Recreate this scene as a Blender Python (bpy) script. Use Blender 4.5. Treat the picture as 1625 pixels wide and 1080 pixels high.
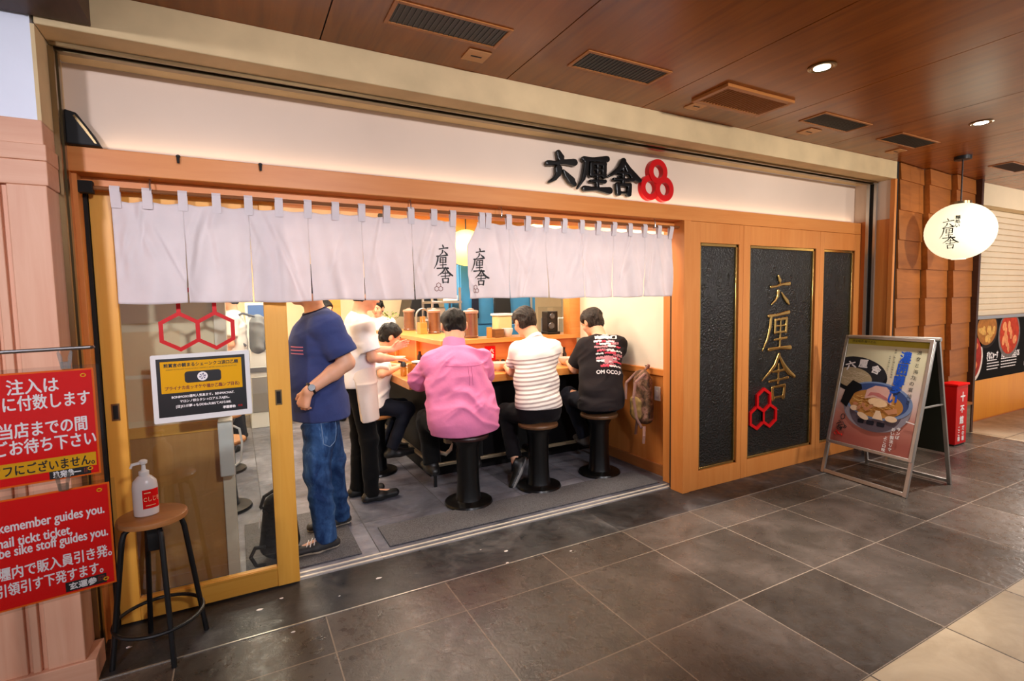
import bpy, math, random
import numpy as np
from mathutils import Vector, Matrix
from mathutils.bvhtree import BVHTree

random.seed(7)
np.random.seed(7)
for _o in list(bpy.data.objects):
    bpy.data.objects.remove(_o)
SC = bpy.context.scene
COL = SC.collection

# ------------------------------------------------------------------ camera
def make_camera():
    yaw, pitch, roll = math.radians(28.042), math.radians(-4.2334), math.radians(-1.0229)
    cy, sy, cp, sp = math.cos(yaw), math.sin(yaw), math.cos(pitch), math.sin(pitch)
    f = Vector((sy * cp, cy * cp, sp))
    r = Vector((cy, -sy, 0))
    u = r.cross(f)
    c, s = math.cos(roll), math.sin(roll)
    r2 = c * r + s * u
    u2 = -s * r + c * u
    cd = bpy.data.cameras.new('camera')
    cd.sensor_width = 36.0
    cd.sensor_fit = 'HORIZONTAL'
    cd.lens = 819.81 / 1625 * 36
    cd.clip_start = 0.05
    o = bpy.data.objects.new('camera', cd)
    COL.objects.link(o)
    m = Matrix.Identity(4)
    for i in range(3):
        m[i][0], m[i][1], m[i][2] = r2[i], u2[i], -f[i]
    m[2][3] = 1.5
    o.matrix_world = m
    SC.camera = o
make_camera()

# ------------------------------------------------------------------ exposure, world, lights
SC.view_settings.view_transform = 'Standard'
SC.view_settings.look = 'None'
SC.view_settings.gamma = 1.0
SC.view_settings.use_curve_mapping = False
SC.view_settings.exposure = 0.06
SC.cycles.max_bounces = 8
SC.cycles.diffuse_bounces = 4
SC.cycles.glossy_bounces = 4
SC.cycles.transparent_max_bounces = 12
SC.cycles.caustics_reflective = False
SC.cycles.caustics_refractive = False
SC.cycles.sample_clamp_indirect = 6.0
SC.cycles.use_denoising = True

def set_world():
    w = bpy.data.worlds.new('world')
    SC.world = w
    w.use_nodes = True
    b = w.node_tree.nodes['Background']
    b.inputs[0].default_value = (0.96, 0.93, 1.0, 1)
    b.inputs[1].default_value = 0.46
set_world()

def area(name, loc, sx, sy, energy, color, rot=(0, 0, 0), spread=180):
    d = bpy.data.lights.new(name, 'AREA')
    d.shape = 'RECTANGLE'
    d.size, d.size_y = sx, sy
    d.energy = energy
    d.color = color
    d.spread = math.radians(spread)
    o = bpy.data.objects.new(name, d)
    o.location = loc
    o.rotation_euler = rot
    COL.objects.link(o)
    return o

def spot(name, loc, energy, color, angle=100, blend=0.8, size=0.05, rot=(0, 0, 0)):
    d = bpy.data.lights.new(name, 'SPOT')
    d.energy = energy
    d.color = color
    d.spot_size = math.radians(angle)
    d.spot_blend = blend
    d.shadow_soft_size = size
    o = bpy.data.objects.new(name, d)
    o.location = loc
    o.rotation_euler = rot
    COL.objects.link(o)
    return o

NEUT = (1.0, 0.94, 0.89)
# recessed corridor downlights: the two in view and the same grid outside the frame
for _x, _y in ((2.785, 1.705), (4.705, 1.735), (6.63, 1.74), (2.785, -0.4), (4.705, -0.4), (6.63, -0.4)):
    spot('corridor_downlight_lamp', (_x, _y, 2.685), 52, NEUT, 125, 1.0, 0.045)
    if _y > 0:
        spot('corridor_downlight_lamp', (_x, _y, 2.685), 430, NEUT, 48, 1.0, 0.045)
# unseen area lamp added for a soft ceiling reflection, as from a farther stall
area('added_stall_lamp', (11.4, 2.60, 1.45), 2.6, 2.0, 300, (1.0, 0.93, 0.84), (math.radians(-90), 0, 0))
# unseen ceiling spotlights added to brighten the shop fronts
for _x, _e, _c in ((-1.5, 720, (0.93, 0.90, 1.0)), (0.7, 330, (0.96, 0.93, 1.0)), (2.7, 300, (1, 0.95, 0.93)), (4.7, 310, NEUT), (6.8, 290, NEUT), (8.8, 360, NEUT)):
    _d = Vector((_x + 0.2, 2.9, 1.72)) - Vector((_x, -1.1, 2.6))
    spot('added_front_spot', (_x, -1.1, 2.6), _e, _c, 66, 1.0, 0.12, _d.to_track_quat('-Z', 'Y').to_euler())
# shop ceiling lights; the weakest is added to brighten the partition by the door
for _x, _y, _e in ((0.5, 3.9, 23), (1.75, 3.75, 22), (2.6, 3.6, 13), (-0.25, 3.62, 9), (2.0, 5.3, 42), (0.6, 5.6, 40), (1.9, 6.6, 36), (-0.1, 6.6, 40), (4.0, 6.0, 50)):
    area('shop_ceiling_lamp', (_x, _y, 2.53), 0.9, 0.35, _e, (1.0, 0.86, 0.70))
# light strip on the ledge under the sign wall
area('sign_strip_lamp', (2.36, 2.868, 2.21), 5.8, 0.05, 1.9, (1.0, 0.78, 0.54), (math.pi, 0, 0))
# ------------------------------------------------------------------ helpers
ORG = {}

def lin(c):
    out = []
    for x in c[:3]:
        x = x / 255.0
        out.append(x / 12.92 if x <= 0.04045 else ((x + 0.055) / 1.055) ** 2.4)
    return (*out, 1.0)

def nodes_of(name):
    m = bpy.data.materials.new(name)
    m.use_nodes = True
    nt = m.node_tree
    return m, nt, nt.nodes['Principled BSDF']

def N(nt, typ, **kw):
    n = nt.nodes.new(typ)
    for k, v in kw.items():
        setattr(n, k, v)
    return n

def coords(nt, scale=(1, 1, 1), kind='Object', rot=(0, 0, 0)):
    t = N(nt, 'ShaderNodeTexCoord')
    mp = N(nt, 'ShaderNodeMapping')
    mp.inputs['Scale'].default_value = scale
    mp.inputs['Rotation'].default_value = rot
    nt.links.new(t.outputs[kind], mp.inputs['Vector'])
    return mp.outputs['Vector']

def ramp(nt, fac, stops):
    r = N(nt, 'ShaderNodeValToRGB')
    e = r.color_ramp.elements
    while len(e) < len(stops):
        e.new(0.5)
    for i, (p, c) in enumerate(stops):
        e[i].position = p
        e[i].color = c
    nt.links.new(fac, r.inputs['Fac'])
    return r.outputs['Color']

def bumpit(nt, bsdf, height, strength=0.3, dist=0.01):
    b = N(nt, 'ShaderNodeBump')
    b.inputs['Strength'].default_value = strength
    b.inputs['Distance'].default_value = dist
    nt.links.new(height, b.inputs['Height'])
    nt.links.new(b.outputs['Normal'], bsdf.inputs['Normal'])

def noise(nt, vec, scale, detail=4, rough=0.5, dist=0.0):
    n = N(nt, 'ShaderNodeTexNoise')
    n.inputs['Scale'].default_value = scale
    n.inputs['Detail'].default_value = detail
    n.inputs['Roughness'].default_value = rough
    n.inputs['Distortion'].default_value = dist
    nt.links.new(vec, n.inputs['Vector'])
    return n.outputs['Fac']

def plain(name, rgb, rough=0.5, metal=0.0, spec=0.5, var=0.06, vscale=6.0, bump=0.0, bscale=60.0, emit=0.0, emit_rgb=None, alpha=1.0, trans=0.0, coat=0.0):
    m, nt, b = nodes_of(name)
    c = lin(rgb)
    v = coords(nt)
    f = noise(nt, v, vscale)
    lo = tuple(max(0, x * (1 - var)) for x in c[:3]) + (1,)
    hi = tuple(min(1, x * (1 + var)) for x in c[:3]) + (1,)
    nt.links.new(ramp(nt, f, [(0.3, lo), (0.7, hi)]), b.inputs['Base Color'])
    b.inputs['Roughness'].default_value = rough
    b.inputs['Metallic'].default_value = metal
    b.inputs['Specular IOR Level'].default_value = spec
    b.inputs['Coat Weight'].default_value = coat
    b.inputs['Alpha'].default_value = alpha
    b.inputs['Transmission Weight'].default_value = trans
    if bump:
        bumpit(nt, b, noise(nt, v, bscale, 5), bump, 0.005)
    if emit:
        b.inputs['Emission Color'].default_value = lin(emit_rgb or rgb)
        b.inputs['Emission Strength'].default_value = emit
    return m

def wood(name, rgb, rgb2, axis='z', rough=0.45, fine=26.0, spec=0.4, seams=None, bump=0.08, contrast=(0.3, 0.72), coat=0.0):
    m, nt, b = nodes_of(name)
    s = {'x': (0.07, 1, 1), 'y': (1, 0.07, 1), 'z': (1, 1, 0.07)}[axis]
    v = coords(nt, s)
    f1 = noise(nt, v, fine, 6, 0.6, 0.8)
    f2 = noise(nt, v, fine * 0.22, 3, 0.5, 0.4)
    mx = N(nt, 'ShaderNodeMath', operation='MULTIPLY_ADD')
    nt.links.new(f1, mx.inputs[0])
    mx.inputs[1].default_value = 0.55
    sc = N(nt, 'ShaderNodeMath', operation='MULTIPLY')
    nt.links.new(f2, sc.inputs[0])
    sc.inputs[1].default_value = 0.45
    nt.links.new(sc.outputs[0], mx.inputs[2])
    col = ramp(nt, mx.outputs[0], [(contrast[0], lin(rgb2)), (contrast[1], lin(rgb))])
    nt.links.new(col, b.inputs['Base Color'])
    b.inputs['Roughness'].default_value = rough
    b.inputs['Specular IOR Level'].default_value = spec
    b.inputs['Coat Weight'].default_value = coat
    b.inputs['Coat Roughness'].default_value = 0.35
    bumpit(nt, b, mx.outputs[0], bump, 0.004)
    return m

def frac_line(nt, comp, period, off, half):
    """1 on a joint line of the given half width, else 0."""
    a = N(nt, 'ShaderNodeMath', operation='SUBTRACT')
    nt.links.new(comp, a.inputs[0])
    a.inputs[1].default_value = off - period / 2
    w = N(nt, 'ShaderNodeMath', operation='FLOORED_MODULO')
    nt.links.new(a.outputs[0], w.inputs[0])
    w.inputs[1].default_value = period
    s = N(nt, 'ShaderNodeMath', operation='SUBTRACT')
    nt.links.new(w.outputs[0], s.inputs[0])
    s.inputs[1].default_value = period / 2
    ab = N(nt, 'ShaderNodeMath', operation='ABSOLUTE')
    nt.links.new(s.outputs[0], ab.inputs[0])
    lt = N(nt, 'ShaderNodeMath', operation='LESS_THAN')
    nt.links.new(ab.outputs[0], lt.inputs[0])
    lt.inputs[1].default_value = half
    return lt.outputs[0]

def cell_id(nt, comp, period, off):
    a = N(nt, 'ShaderNodeMath', operation='SUBTRACT')
    nt.links.new(comp, a.inputs[0])
    a.inputs[1].default_value = off
    d = N(nt, 'ShaderNodeMath', operation='DIVIDE')
    nt.links.new(a.outputs[0], d.inputs[0])
    d.inputs[1].default_value = period
    fl = N(nt, 'ShaderNodeMath', operation='FLOOR')
    nt.links.new(d.outputs[0], fl.inputs[0])
    return fl.outputs[0]

def tiles(name, rgbs, grout, px, ox, py, oy, half=0.003, rough=(0.35, 0.6), nscale=5.0, bump=0.35, tilevar=0.25, spec=0.5):
    """stone floor tiles laid on a world grid (objects keep their origin at the world origin)."""
    m, nt, b = nodes_of(name)
    v = coords(nt)
    sp = N(nt, 'ShaderNodeSeparateXYZ')
    nt.links.new(v, sp.inputs[0])
    lx = frac_line(nt, sp.outputs[0], px, ox, half)
    ly = frac_line(nt, sp.outputs[1], py, oy, half)
    mxl = N(nt, 'ShaderNodeMath', operation='MAXIMUM')
    nt.links.new(lx, mxl.inputs[0])
    nt.links.new(ly, mxl.inputs[1])
    cb = N(nt, 'ShaderNodeCombineXYZ')
    nt.links.new(cell_id(nt, sp.outputs[0], px, ox), cb.inputs[0])
    nt.links.new(cell_id(nt, sp.outputs[1], py, oy), cb.inputs[1])
    wn = N(nt, 'ShaderNodeTexWhiteNoise', noise_dimensions='2D')
    nt.links.new(cb.outputs[0], wn.inputs['Vector'])
    f = noise(nt, v, nscale, 8, 0.62, 0.6)
    mm = N(nt, 'ShaderNodeMath', operation='MULTIPLY_ADD')
    nt.links.new(wn.outputs['Value'], mm.inputs[0])
    mm.inputs[1].default_value = tilevar
    nt.links.new(f, mm.inputs[2])
    st = [(0.35 + 0.55 * i / (len(rgbs) - 1), lin(c)) for i, c in enumerate(rgbs)]
    col = ramp(nt, mm.outputs[0], st)
    mix = N(nt, 'ShaderNodeMix', data_type='RGBA')
    nt.links.new(mxl.outputs[0], mix.inputs[0])
    nt.links.new(col, mix.inputs[6])
    mix.inputs[7].default_value = lin(grout)
    nt.links.new(mix.outputs[2], b.inputs['Base Color'])
    f2 = noise(nt, v, 14, 6, 0.6)
    mr = N(nt, 'ShaderNodeMapRange')
    nt.links.new(f2, mr.inputs['Value'])
    mr.inputs['From Min'].default_value, mr.inputs['From Max'].default_value = 0.3, 0.7
    mr.inputs['To Min'].default_value, mr.inputs['To Max'].default_value = rough
    nt.links.new(mr.outputs[0], b.inputs['Roughness'])
    b.inputs['Specular IOR Level'].default_value = spec
    h = N(nt, 'ShaderNodeMath', operation='SUBTRACT')
    nt.links.new(noise(nt, v, 22, 8, 0.65, 0.5), h.inputs[0])
    nt.links.new(mxl.outputs[0], h.inputs[1])
    bumpit(nt, b, h.outputs[0], bump, 0.006)
    return m

def cloth(name, rgb, rough=0.85, bump=0.15, var=0.08, transl=0.0, weave=500.0):
    m, nt, b = nodes_of(name)
    v = coords(nt)
    c = lin(rgb)
    f = noise(nt, v, 9, 4)
    lo = tuple(x * (1 - var) for x in c[:3]) + (1,)
    hi = tuple(min(1, x * (1 + var)) for x in c[:3]) + (1,)
    col = ramp(nt, f, [(0.3, lo), (0.7, hi)])
    nt.links.new(col, b.inputs['Base Color'])
    b.inputs['Roughness'].default_value = rough
    b.inputs['Specular IOR Level'].default_value = 0.15
    b.inputs['Sheen Weight'].default_value = 0.04
    bumpit(nt, b, noise(nt, v, 38, 6, 0.6), bump, 0.006)
    if transl:
        t = N(nt, 'ShaderNodeBsdfTranslucent')
        nt.links.new(col, t.inputs['Color'])
        mx = N(nt, 'ShaderNodeMixShader')
        mx.inputs[0].default_value = transl
        nt.links.new(b.outputs[0], mx.inputs[1])
        nt.links.new(t.outputs[0], mx.inputs[2])
        nt.links.new(mx.outputs[0], nt.nodes['Material Output'].inputs['Surface'])
    return m

def clear_pane(name, tint=(245, 248, 246), refl=0.07, rough=0.02):
    m, nt, b = nodes_of(name)
    t = N(nt, 'ShaderNodeBsdfTransparent')
    t.inputs[0].default_value = lin(tint)
    g = N(nt, 'ShaderNodeBsdfGlossy')
    g.inputs['Roughness'].default_value = rough
    mx = N(nt, 'ShaderNodeMixShader')
    mx.inputs[0].default_value = refl
    nt.links.new(t.outputs[0], mx.inputs[1])
    nt.links.new(g.outputs[0], mx.inputs[2])
    nt.links.new(mx.outputs[0], nt.nodes['Material Output'].inputs['Surface'])
    return m

class MB:
    """collects shapes and links them as ONE mesh object."""
    def __init__(s):
        s.v, s.f, s.m = [], [], []
    def add(s, vs, fs, mi=0):
        k = len(s.v)
        s.v += [tuple(p) for p in vs]
        s.f += [tuple(i + k for i in f) for f in fs]
        s.m += [mi] * len(fs)
        return s
    def box(s, x0, x1, y0, y1, z0, z1, mi=0):
        x0, x1 = min(x0, x1), max(x0, x1)
        y0, y1 = min(y0, y1), max(y0, y1)
        z0, z1 = min(z0, z1), max(z0, z1)
        vs = [(x, y, z) for z in (z0, z1) for y in (y0, y1) for x in (x0, x1)]
        return s.add(vs, [(0, 2, 3, 1), (4, 5, 7, 6), (0, 1, 5, 4), (2, 6, 7, 3), (0, 4, 6, 2), (1, 3, 7, 5)], mi)
    def bar(s, a, b, w, h, up=(0, 0, 1), mi=0):
        """box of section w x h from a to b."""
        a, b, up = Vector(a), Vector(b), Vector(up)
        d = (b - a).normalized()
        sx = d.cross(up).normalized()
        sy = sx.cross(d).normalized()
        vs = []
        for p in (a, b):
            for i, j in ((-1, -1), (1, -1), (1, 1), (-1, 1)):
                vs.append(p + sx * i * w / 2 + sy * j * h / 2)
        return s.add(vs, [(3, 2, 1, 0), (4, 5, 6, 7), (0, 1, 5, 4), (1, 2, 6, 5), (2, 3, 7, 6), (3, 0, 4, 7)], mi)
    def prism(s, poly, off, mi=0):
        n = len(poly)
        off = Vector(off)
        a = [Vector(p) for p in poly]
        vs = a + [p + off for p in a]
        fs = [tuple(range(n - 1, -1, -1)), tuple(range(n, 2 * n))]
        fs += [(i, (i + 1) % n, n + (i + 1) % n, n + i) for i in range(n)]
        return s.add(vs, fs, mi)
    def lathe(s, prof, c=(0, 0, 0), n=32, mi=0, sx=1.0, sy=1.0):
        """profile of (r, z) turned round z."""
        vs, fs = [], []
        for r, z in prof:
            for i in range(n):
                t = 2 * math.pi * i / n
                vs.append((c[0] + r * math.cos(t) * sx, c[1] + r * math.sin(t) * sy, c[2] + z))
        for j in range(len(prof) - 1):
            for i in range(n):
                fs.append((j * n + i, j * n + (i + 1) % n, (j + 1) * n + (i + 1) % n, (j + 1) * n + i))
        fs.append(tuple(range(n - 1, -1, -1)))
        k = (len(prof) - 1) * n
        fs.append(tuple(range(k, k + n)))
        return s.add(vs, fs, mi)
    def tube(s, pts, r, n=10, closed=False, mi=0):
        pts = [Vector(p) for p in pts]
        m = len(pts)
        rs = r if isinstance(r, (list, tuple)) else [r] * m
        vs, fs = [], []
        prev = None
        for i, p in enumerate(pts):
            if closed:
                d = (pts[(i + 1) % m] - pts[i - 1]).normalized()
            else:
                d = (pts[min(i + 1, m - 1)] - pts[max(i - 1, 0)]).normalized()
            if prev is None:
                a = Vector((0, 0, 1)) if abs(d.z) < 0.9 else Vector((1, 0, 0))
                x = d.cross(a).normalized()
            else:
                x = (prev - d * prev.dot(d)).normalized()
            prev = x
            y = d.cross(x)
            for k in range(n):
                t = 2 * math.pi * k / n
                vs.append(p + (x * math.cos(t) + y * math.sin(t)) * rs[i])
        e = m if closed else m - 1
        for i in range(e):
            j = (i + 1) % m
            for k in range(n):
                fs.append((i * n + k, i * n + (k + 1) % n, j * n + (k + 1) % n, j * n + k))
        if not closed:
            fs.append(tuple(range(n - 1, -1, -1)))
            fs.append(tuple(range((m - 1) * n, m * n)))
        return s.add(vs, fs, mi)
    def build(s, name, mats, parent=None, bevel=0.0, smooth=True, angle=35, origin=None):
        if not isinstance(mats, (list, tuple)):
            mats = [mats]
        V = np.array(s.v, dtype=np.float64)
        if parent is not None:
            og = ORG[parent]
        elif origin is not None:
            og = np.array(origin, float)
        else:
            lo, hi = V.min(0), V.max(0)
            og = np.array([(lo[0] + hi[0]) / 2, (lo[1] + hi[1]) / 2, lo[2]])
        me = bpy.data.meshes.new(name)
        me.from_pydata([tuple(p) for p in (V - og)], [], s.f)
        for m in mats:
            me.materials.append(m)
        if len(mats) > 1:
            me.polygons.foreach_set('material_index', s.m)
        me.validate()
        me.update()
        if smooth:
            me.polygons.foreach_set('use_smooth', [True] * len(me.polygons))
            me.set_sharp_from_angle(angle=math.radians(angle))
        o = bpy.data.objects.new(name, me)
        COL.objects.link(o)
        if parent is not None:
            o.parent = parent
        else:
            o.location = og
        ORG[o] = og
        if bevel:
            b = o.modifiers.new('bevel', 'BEVEL')
            b.width = bevel
            b.segments = 2
            b.limit_method = 'ANGLE'
            b.angle_limit = math.radians(40)
        return o

def tag(o, label, cat, group=None, kind=None):
    if label:
        o['label'] = label
    if cat:
        o['category'] = cat
    if group:
        o['group'] = group
    if kind:
        o['kind'] = kind
    return o

def thing(name, label, cat, loc=(0, 0, 0), group=None):
    o = bpy.data.objects.new(name, None)
    o.empty_display_size = 0.1
    o.location = loc
    COL.objects.link(o)
    ORG[o] = np.array(loc, float)
    return tag(o, label, cat, group)

def struct(mb, name, mats, parent=None, **kw):
    o = mb.build(name, mats, parent, **kw)
    if parent is None:
        o['kind'] = 'structure'
    return o

def dup(root, loc, rotz=None, label=None):
    """a copy of a thing with copies of its parts and their sub-parts."""
    r = root.copy()
    COL.objects.link(r)
    r.location = loc
    if rotz is not None:
        r.rotation_euler = (0, 0, rotz)
    if label:
        r['label'] = label
    for ch in list(root.children):
        c = ch.copy()
        COL.objects.link(c)
        c.parent = r
        for g in list(ch.children):
            d = g.copy()
            COL.objects.link(d)
            d.parent = c
    return r

class Frame:
    """a plane in space: o + u*x + v*y + n*z."""
    def __init__(s, o, u, v):
        s.o, s.u, s.v = Vector(o), Vector(u).normalized(), Vector(v).normalized()
        s.n = s.u.cross(s.v).normalized()
    def __call__(s, x, y, z=0.0):
        return s.o + s.u * x + s.v * y + s.n * z

def flat(mb, fr, pts, z0, t=0.0006, mi=0):
    """a thin printed shape on a plane."""
    return mb.prism([fr(x, y, z0) for x, y in pts], fr.n * t, mi)

def ell(cx, cy, rx, ry, n=40, a0=0.0, a1=2 * math.pi, rot=0.0):
    out = []
    k = n if abs(a1 - a0 - 2 * math.pi) < 1e-6 else n - 1
    for i in range(n):
        t = a0 + (a1 - a0) * i / k
        x, y = rx * math.cos(t), ry * math.sin(t)
        out.append((cx + x * math.cos(rot) - y * math.sin(rot), cy + x * math.sin(rot) + y * math.cos(rot)))
    return out

def rect(x0, x1, y0, y1):
    return [(x0, y0), (x1, y0), (x1, y1), (x0, y1)]

def rrect(x0, x1, y0, y1, r, n=6):
    out = []
    for cx, cy, a in ((x1 - r, y0 + r, -90), (x1 - r, y1 - r, 0), (x0 + r, y1 - r, 90), (x0 + r, y0 + r, 180)):
        for i in range(n + 1):
            t = math.radians(a + 90 * i / n)
            out.append((cx + r * math.cos(t), cy + r * math.sin(t)))
    return out

_TXT = {}
def text_geo(s, extrude=0.0):
    """outline letters of a string: unit-size vertices and faces."""
    k = (s, extrude)
    if k in _TXT:
        return _TXT[k]
    cu = bpy.data.curves.new('lettering', 'FONT')
    cu.body = s
    cu.size = 1.0
    cu.align_x = 'CENTER'
    cu.align_y = 'CENTER'
    cu.extrude = extrude
    cu.resolution_u = 3
    cu.space_character = 1.0
    o = bpy.data.objects.new('lettering', cu)
    COL.objects.link(o)
    bpy.context.view_layer.update()
    dg = bpy.context.evaluated_depsgraph_get()
    me = bpy.data.meshes.new_from_object(o.evaluated_get(dg))
    vs = np.array([v.co[:] for v in me.vertices], float).reshape(-1, 3)
    fs = [tuple(p.vertices) for p in me.polygons]
    bpy.data.meshes.remove(me)
    bpy.data.objects.remove(o)
    bpy.data.curves.remove(cu)
    _TXT[k] = (vs, fs)
    return vs, fs

def put_text(mb, s, fr, x, y, size, z=0.0012, mi=0, width=None, align='c', bold=0.0, rot=0.0, sx=1.0, vertical=False, pitch=1.05):
    """lettering laid on a plane; width squeezes the line to that length."""
    if vertical:
        for i, ch in enumerate(s):
            put_text(mb, ch, fr, x, y - i * size * pitch, size, z, mi, bold=bold, sx=sx)
        return
    vs, fs = text_geo(s)
    if not len(vs):
        return
    v = vs.copy()
    lo, hi = v.min(0), v.max(0)
    v[:, 0] -= (lo[0] + hi[0]) / 2
    if len(s) > 1:
        v[:, 1] -= (lo[1] + hi[1]) / 2
    v[:, :2] *= size
    v[:, 0] *= sx
    w = (hi[0] - lo[0]) * size * sx
    if width:
        v[:, 0] *= width / w
        w = width
    if align == 'l':
        v[:, 0] += w / 2
    elif align == 'r':
        v[:, 0] -= w / 2
    if rot:
        c, sn = math.cos(rot), math.sin(rot)
        v[:, :2] = np.stack([v[:, 0] * c - v[:, 1] * sn, v[:, 0] * sn + v[:, 1] * c], 1)
    offs = [(0, 0)] if not bold else [(-bold, 0), (bold, 0), (0, bold), (0, -bold)]
    for k, (dx, dy) in enumerate(offs):
        mb.add([fr(p[0] + x + dx, p[1] + y + dy, z + 0.00004 * k) for p in v], fs, mi)

def drape(vs, direction, bvh, off=0.002, fallback=None):
    """lays points on a surface along a direction, a little proud of it."""
    d = Vector(direction).normalized()
    out = []
    for p in vs:
        h = bvh.ray_cast(Vector(p) - d * 0.6, d, 2.0)
        if h[0] is None:
            h = bvh.find_nearest(Vector(p))
        out.append(h[0] + (h[1] if h[1].dot(d) < 0 else -h[1]) * off if h[0] is not None else Vector(p))
    return out

def bvh_of(o):
    og = Vector(ORG[o])
    me = o.data
    return BVHTree.FromPolygons([v.co + og for v in me.vertices], [tuple(p.vertices) for p in me.polygons])
# ------------------------------------------------------------------ rounded solids from distance fields
class Field:
    def __init__(s, lo, hi, h):
        s.h = h
        s.lo = np.array(lo, float) - 3 * h
        n = np.ceil((np.array(hi, float) + 3 * h - s.lo) / h).astype(int) + 1
        s.n = n
        s.ax = [s.lo[i] + h * np.arange(n[i]) for i in range(3)]
        s.d = np.full(tuple(n), 0.2, np.float32)
    def sub(s, lo, hi, pad):
        sl = []
        for i in range(3):
            a = int(np.clip(np.floor((lo[i] - pad - s.lo[i]) / s.h), 0, s.n[i]))
            b = int(np.clip(np.ceil((hi[i] + pad - s.lo[i]) / s.h) + 1, 0, s.n[i]))
            sl.append(slice(a, max(a, b)))
        sl = tuple(sl)
        X, Y, Z = np.meshgrid(s.ax[0][sl[0]], s.ax[1][sl[1]], s.ax[2][sl[2]], indexing='ij', sparse=False)
        return sl, np.stack([X, Y, Z], -1).astype(np.float32)
    def put(s, fn, lo, hi, k=0.0, mode='add'):
        sl, p = s.sub(lo, hi, 0.03 + 1.5 * k)
        if p.size == 0:
            return
        d2 = fn(p)
        d1 = s.d[sl]
        if mode == 'add':
            if k:
                hh = np.clip(0.5 + 0.5 * (d1 - d2) / k, 0, 1)
                s.d[sl] = d1 * (1 - hh) + d2 * hh - k * hh * (1 - hh)
            else:
                s.d[sl] = np.minimum(d1, d2)
        elif mode == 'cut':
            if k:
                hh = np.clip(0.5 + 0.5 * (d1 + d2) / k, 0, 1)
                s.d[sl] = d1 * hh + (-d2) * (1 - hh) + k * hh * (1 - hh)
                s.d[sl] = np.maximum(d1, s.d[sl])
            else:
                s.d[sl] = np.maximum(d1, -d2)
    # primitives --------------------------------------------------------
    def cap(s, a, b, ra, rb, k=0.0, side=None, flat=1.0, mode='add', ends=True, warp=None):
        """tapered limb from a to b; flat < 1 thins it across `side`; ends=False cuts it off square."""
        a, b = np.array(a, float), np.array(b, float)
        ab = b - a
        L = np.linalg.norm(ab)
        ax = ab / max(L, 1e-9)
        if side is not None:
            sd = np.array(side, float)
            sd = sd - ax * (sd @ ax)
            sd /= np.linalg.norm(sd)
            ot = np.cross(ax, sd)
        def fn(p):
            q = p - a.astype(np.float32)
            t = q @ ax.astype(np.float32)
            tc = np.clip(t, 0, L)
            r = ra + (rb - ra) * tc / max(L, 1e-9)
            al = t - tc if ends else 0 * t
            if side is None:
                rad2 = np.maximum((q * q).sum(-1) - t * t, 0)
                d = np.sqrt(rad2 + al * al) - r
            else:
                u, w = q @ sd.astype(np.float32), q @ ot.astype(np.float32)
                e = np.sqrt(u * u + (w / flat) ** 2 + (al / max(flat, 0.5)) ** 2)
                d = (e - r) * (flat if flat < 1 else 1.0)
            if warp is not None:
                d = d + warp(p)
            if not ends:
                d = np.maximum(d, np.maximum(-t, t - L))
            return d
        m = max(ra, rb) * max(1.0, flat) + (0.02 if warp is not None else 0)
        s.put(fn, np.minimum(a, b) - m, np.maximum(a, b) + m, k, mode)
    def elli(s, c, r, R=None, k=0.0, mode='add', warp=None):
        c, r = np.array(c, float), np.array(r, float)
        def fn(p):
            q = p - c.astype(np.float32)
            if R is not None:
                q = q @ np.array(R, np.float32)
            k0 = np.sqrt(((q / r.astype(np.float32)) ** 2).sum(-1))
            k1 = np.sqrt(((q / (r * r).astype(np.float32)) ** 2).sum(-1)) + 1e-6
            d = k0 * (k0 - 1) / k1
            if warp is not None:
                d = d + warp(p)
            return d
        m = r.max() + (0.03 if warp is not None else 0)
        s.put(fn, c - m, c + m, k, mode)
    def halfspace(s, pt, nrm, within=None):
        """removes what lies beyond the plane, inside a ball (centre, radius) if given."""
        nrm = np.array(nrm, float)
        nrm /= np.linalg.norm(nrm)
        pt = np.array(pt, float)
        lo, hi = s.lo, s.ax[0][-1:].tolist() + s.ax[1][-1:].tolist() + s.ax[2][-1:].tolist()
        if within is not None:
            c, r = np.array(within[0], float), within[1]
            lo, hi = c - r, c + r
        sl, p = s.sub(np.array(lo), np.array(hi), 0)
        dd = (p - pt.astype(np.float32)) @ nrm.astype(np.float32)
        if within is not None:
            ball = np.linalg.norm(p - c.astype(np.float32), axis=-1) - r
            dd = np.minimum(dd, -ball)
        s.d[sl] = np.maximum(s.d[sl], dd)
    def warp(s, fn):
        sl, p = s.sub(s.lo, np.array([a[-1] for a in s.ax]), 0)
        near = np.abs(s.d[sl]) < 0.06
        w = np.zeros(s.d[sl].shape, np.float32)
        w[near] = fn(p[near])
        s.d[sl] = s.d[sl] + w
    def mesh(s):
        d = s.d.copy()
        d[0], d[-1], d[:, 0], d[:, -1], d[:, :, 0], d[:, :, -1] = 1, 1, 1, 1, 1, 1
        ins = d < 0
        nx, ny, nz = d.shape
        cnt = np.zeros((nx - 1, ny - 1, nz - 1), np.int8)
        for i in (0, 1):
            for j in (0, 1):
                for k in (0, 1):
                    cnt += ins[i:nx - 1 + i, j:ny - 1 + j, k:nz - 1 + k]
        act = (cnt > 0) & (cnt < 8)
        idx = -np.ones(act.shape, np.int64)
        ci = np.argwhere(act)
        idx[act] = np.arange(len(ci))
        pos = np.zeros((len(ci), 3))
        num = np.zeros(len(ci))
        cor = [(i, j, k) for i in (0, 1) for j in (0, 1) for k in (0, 1)]
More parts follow.
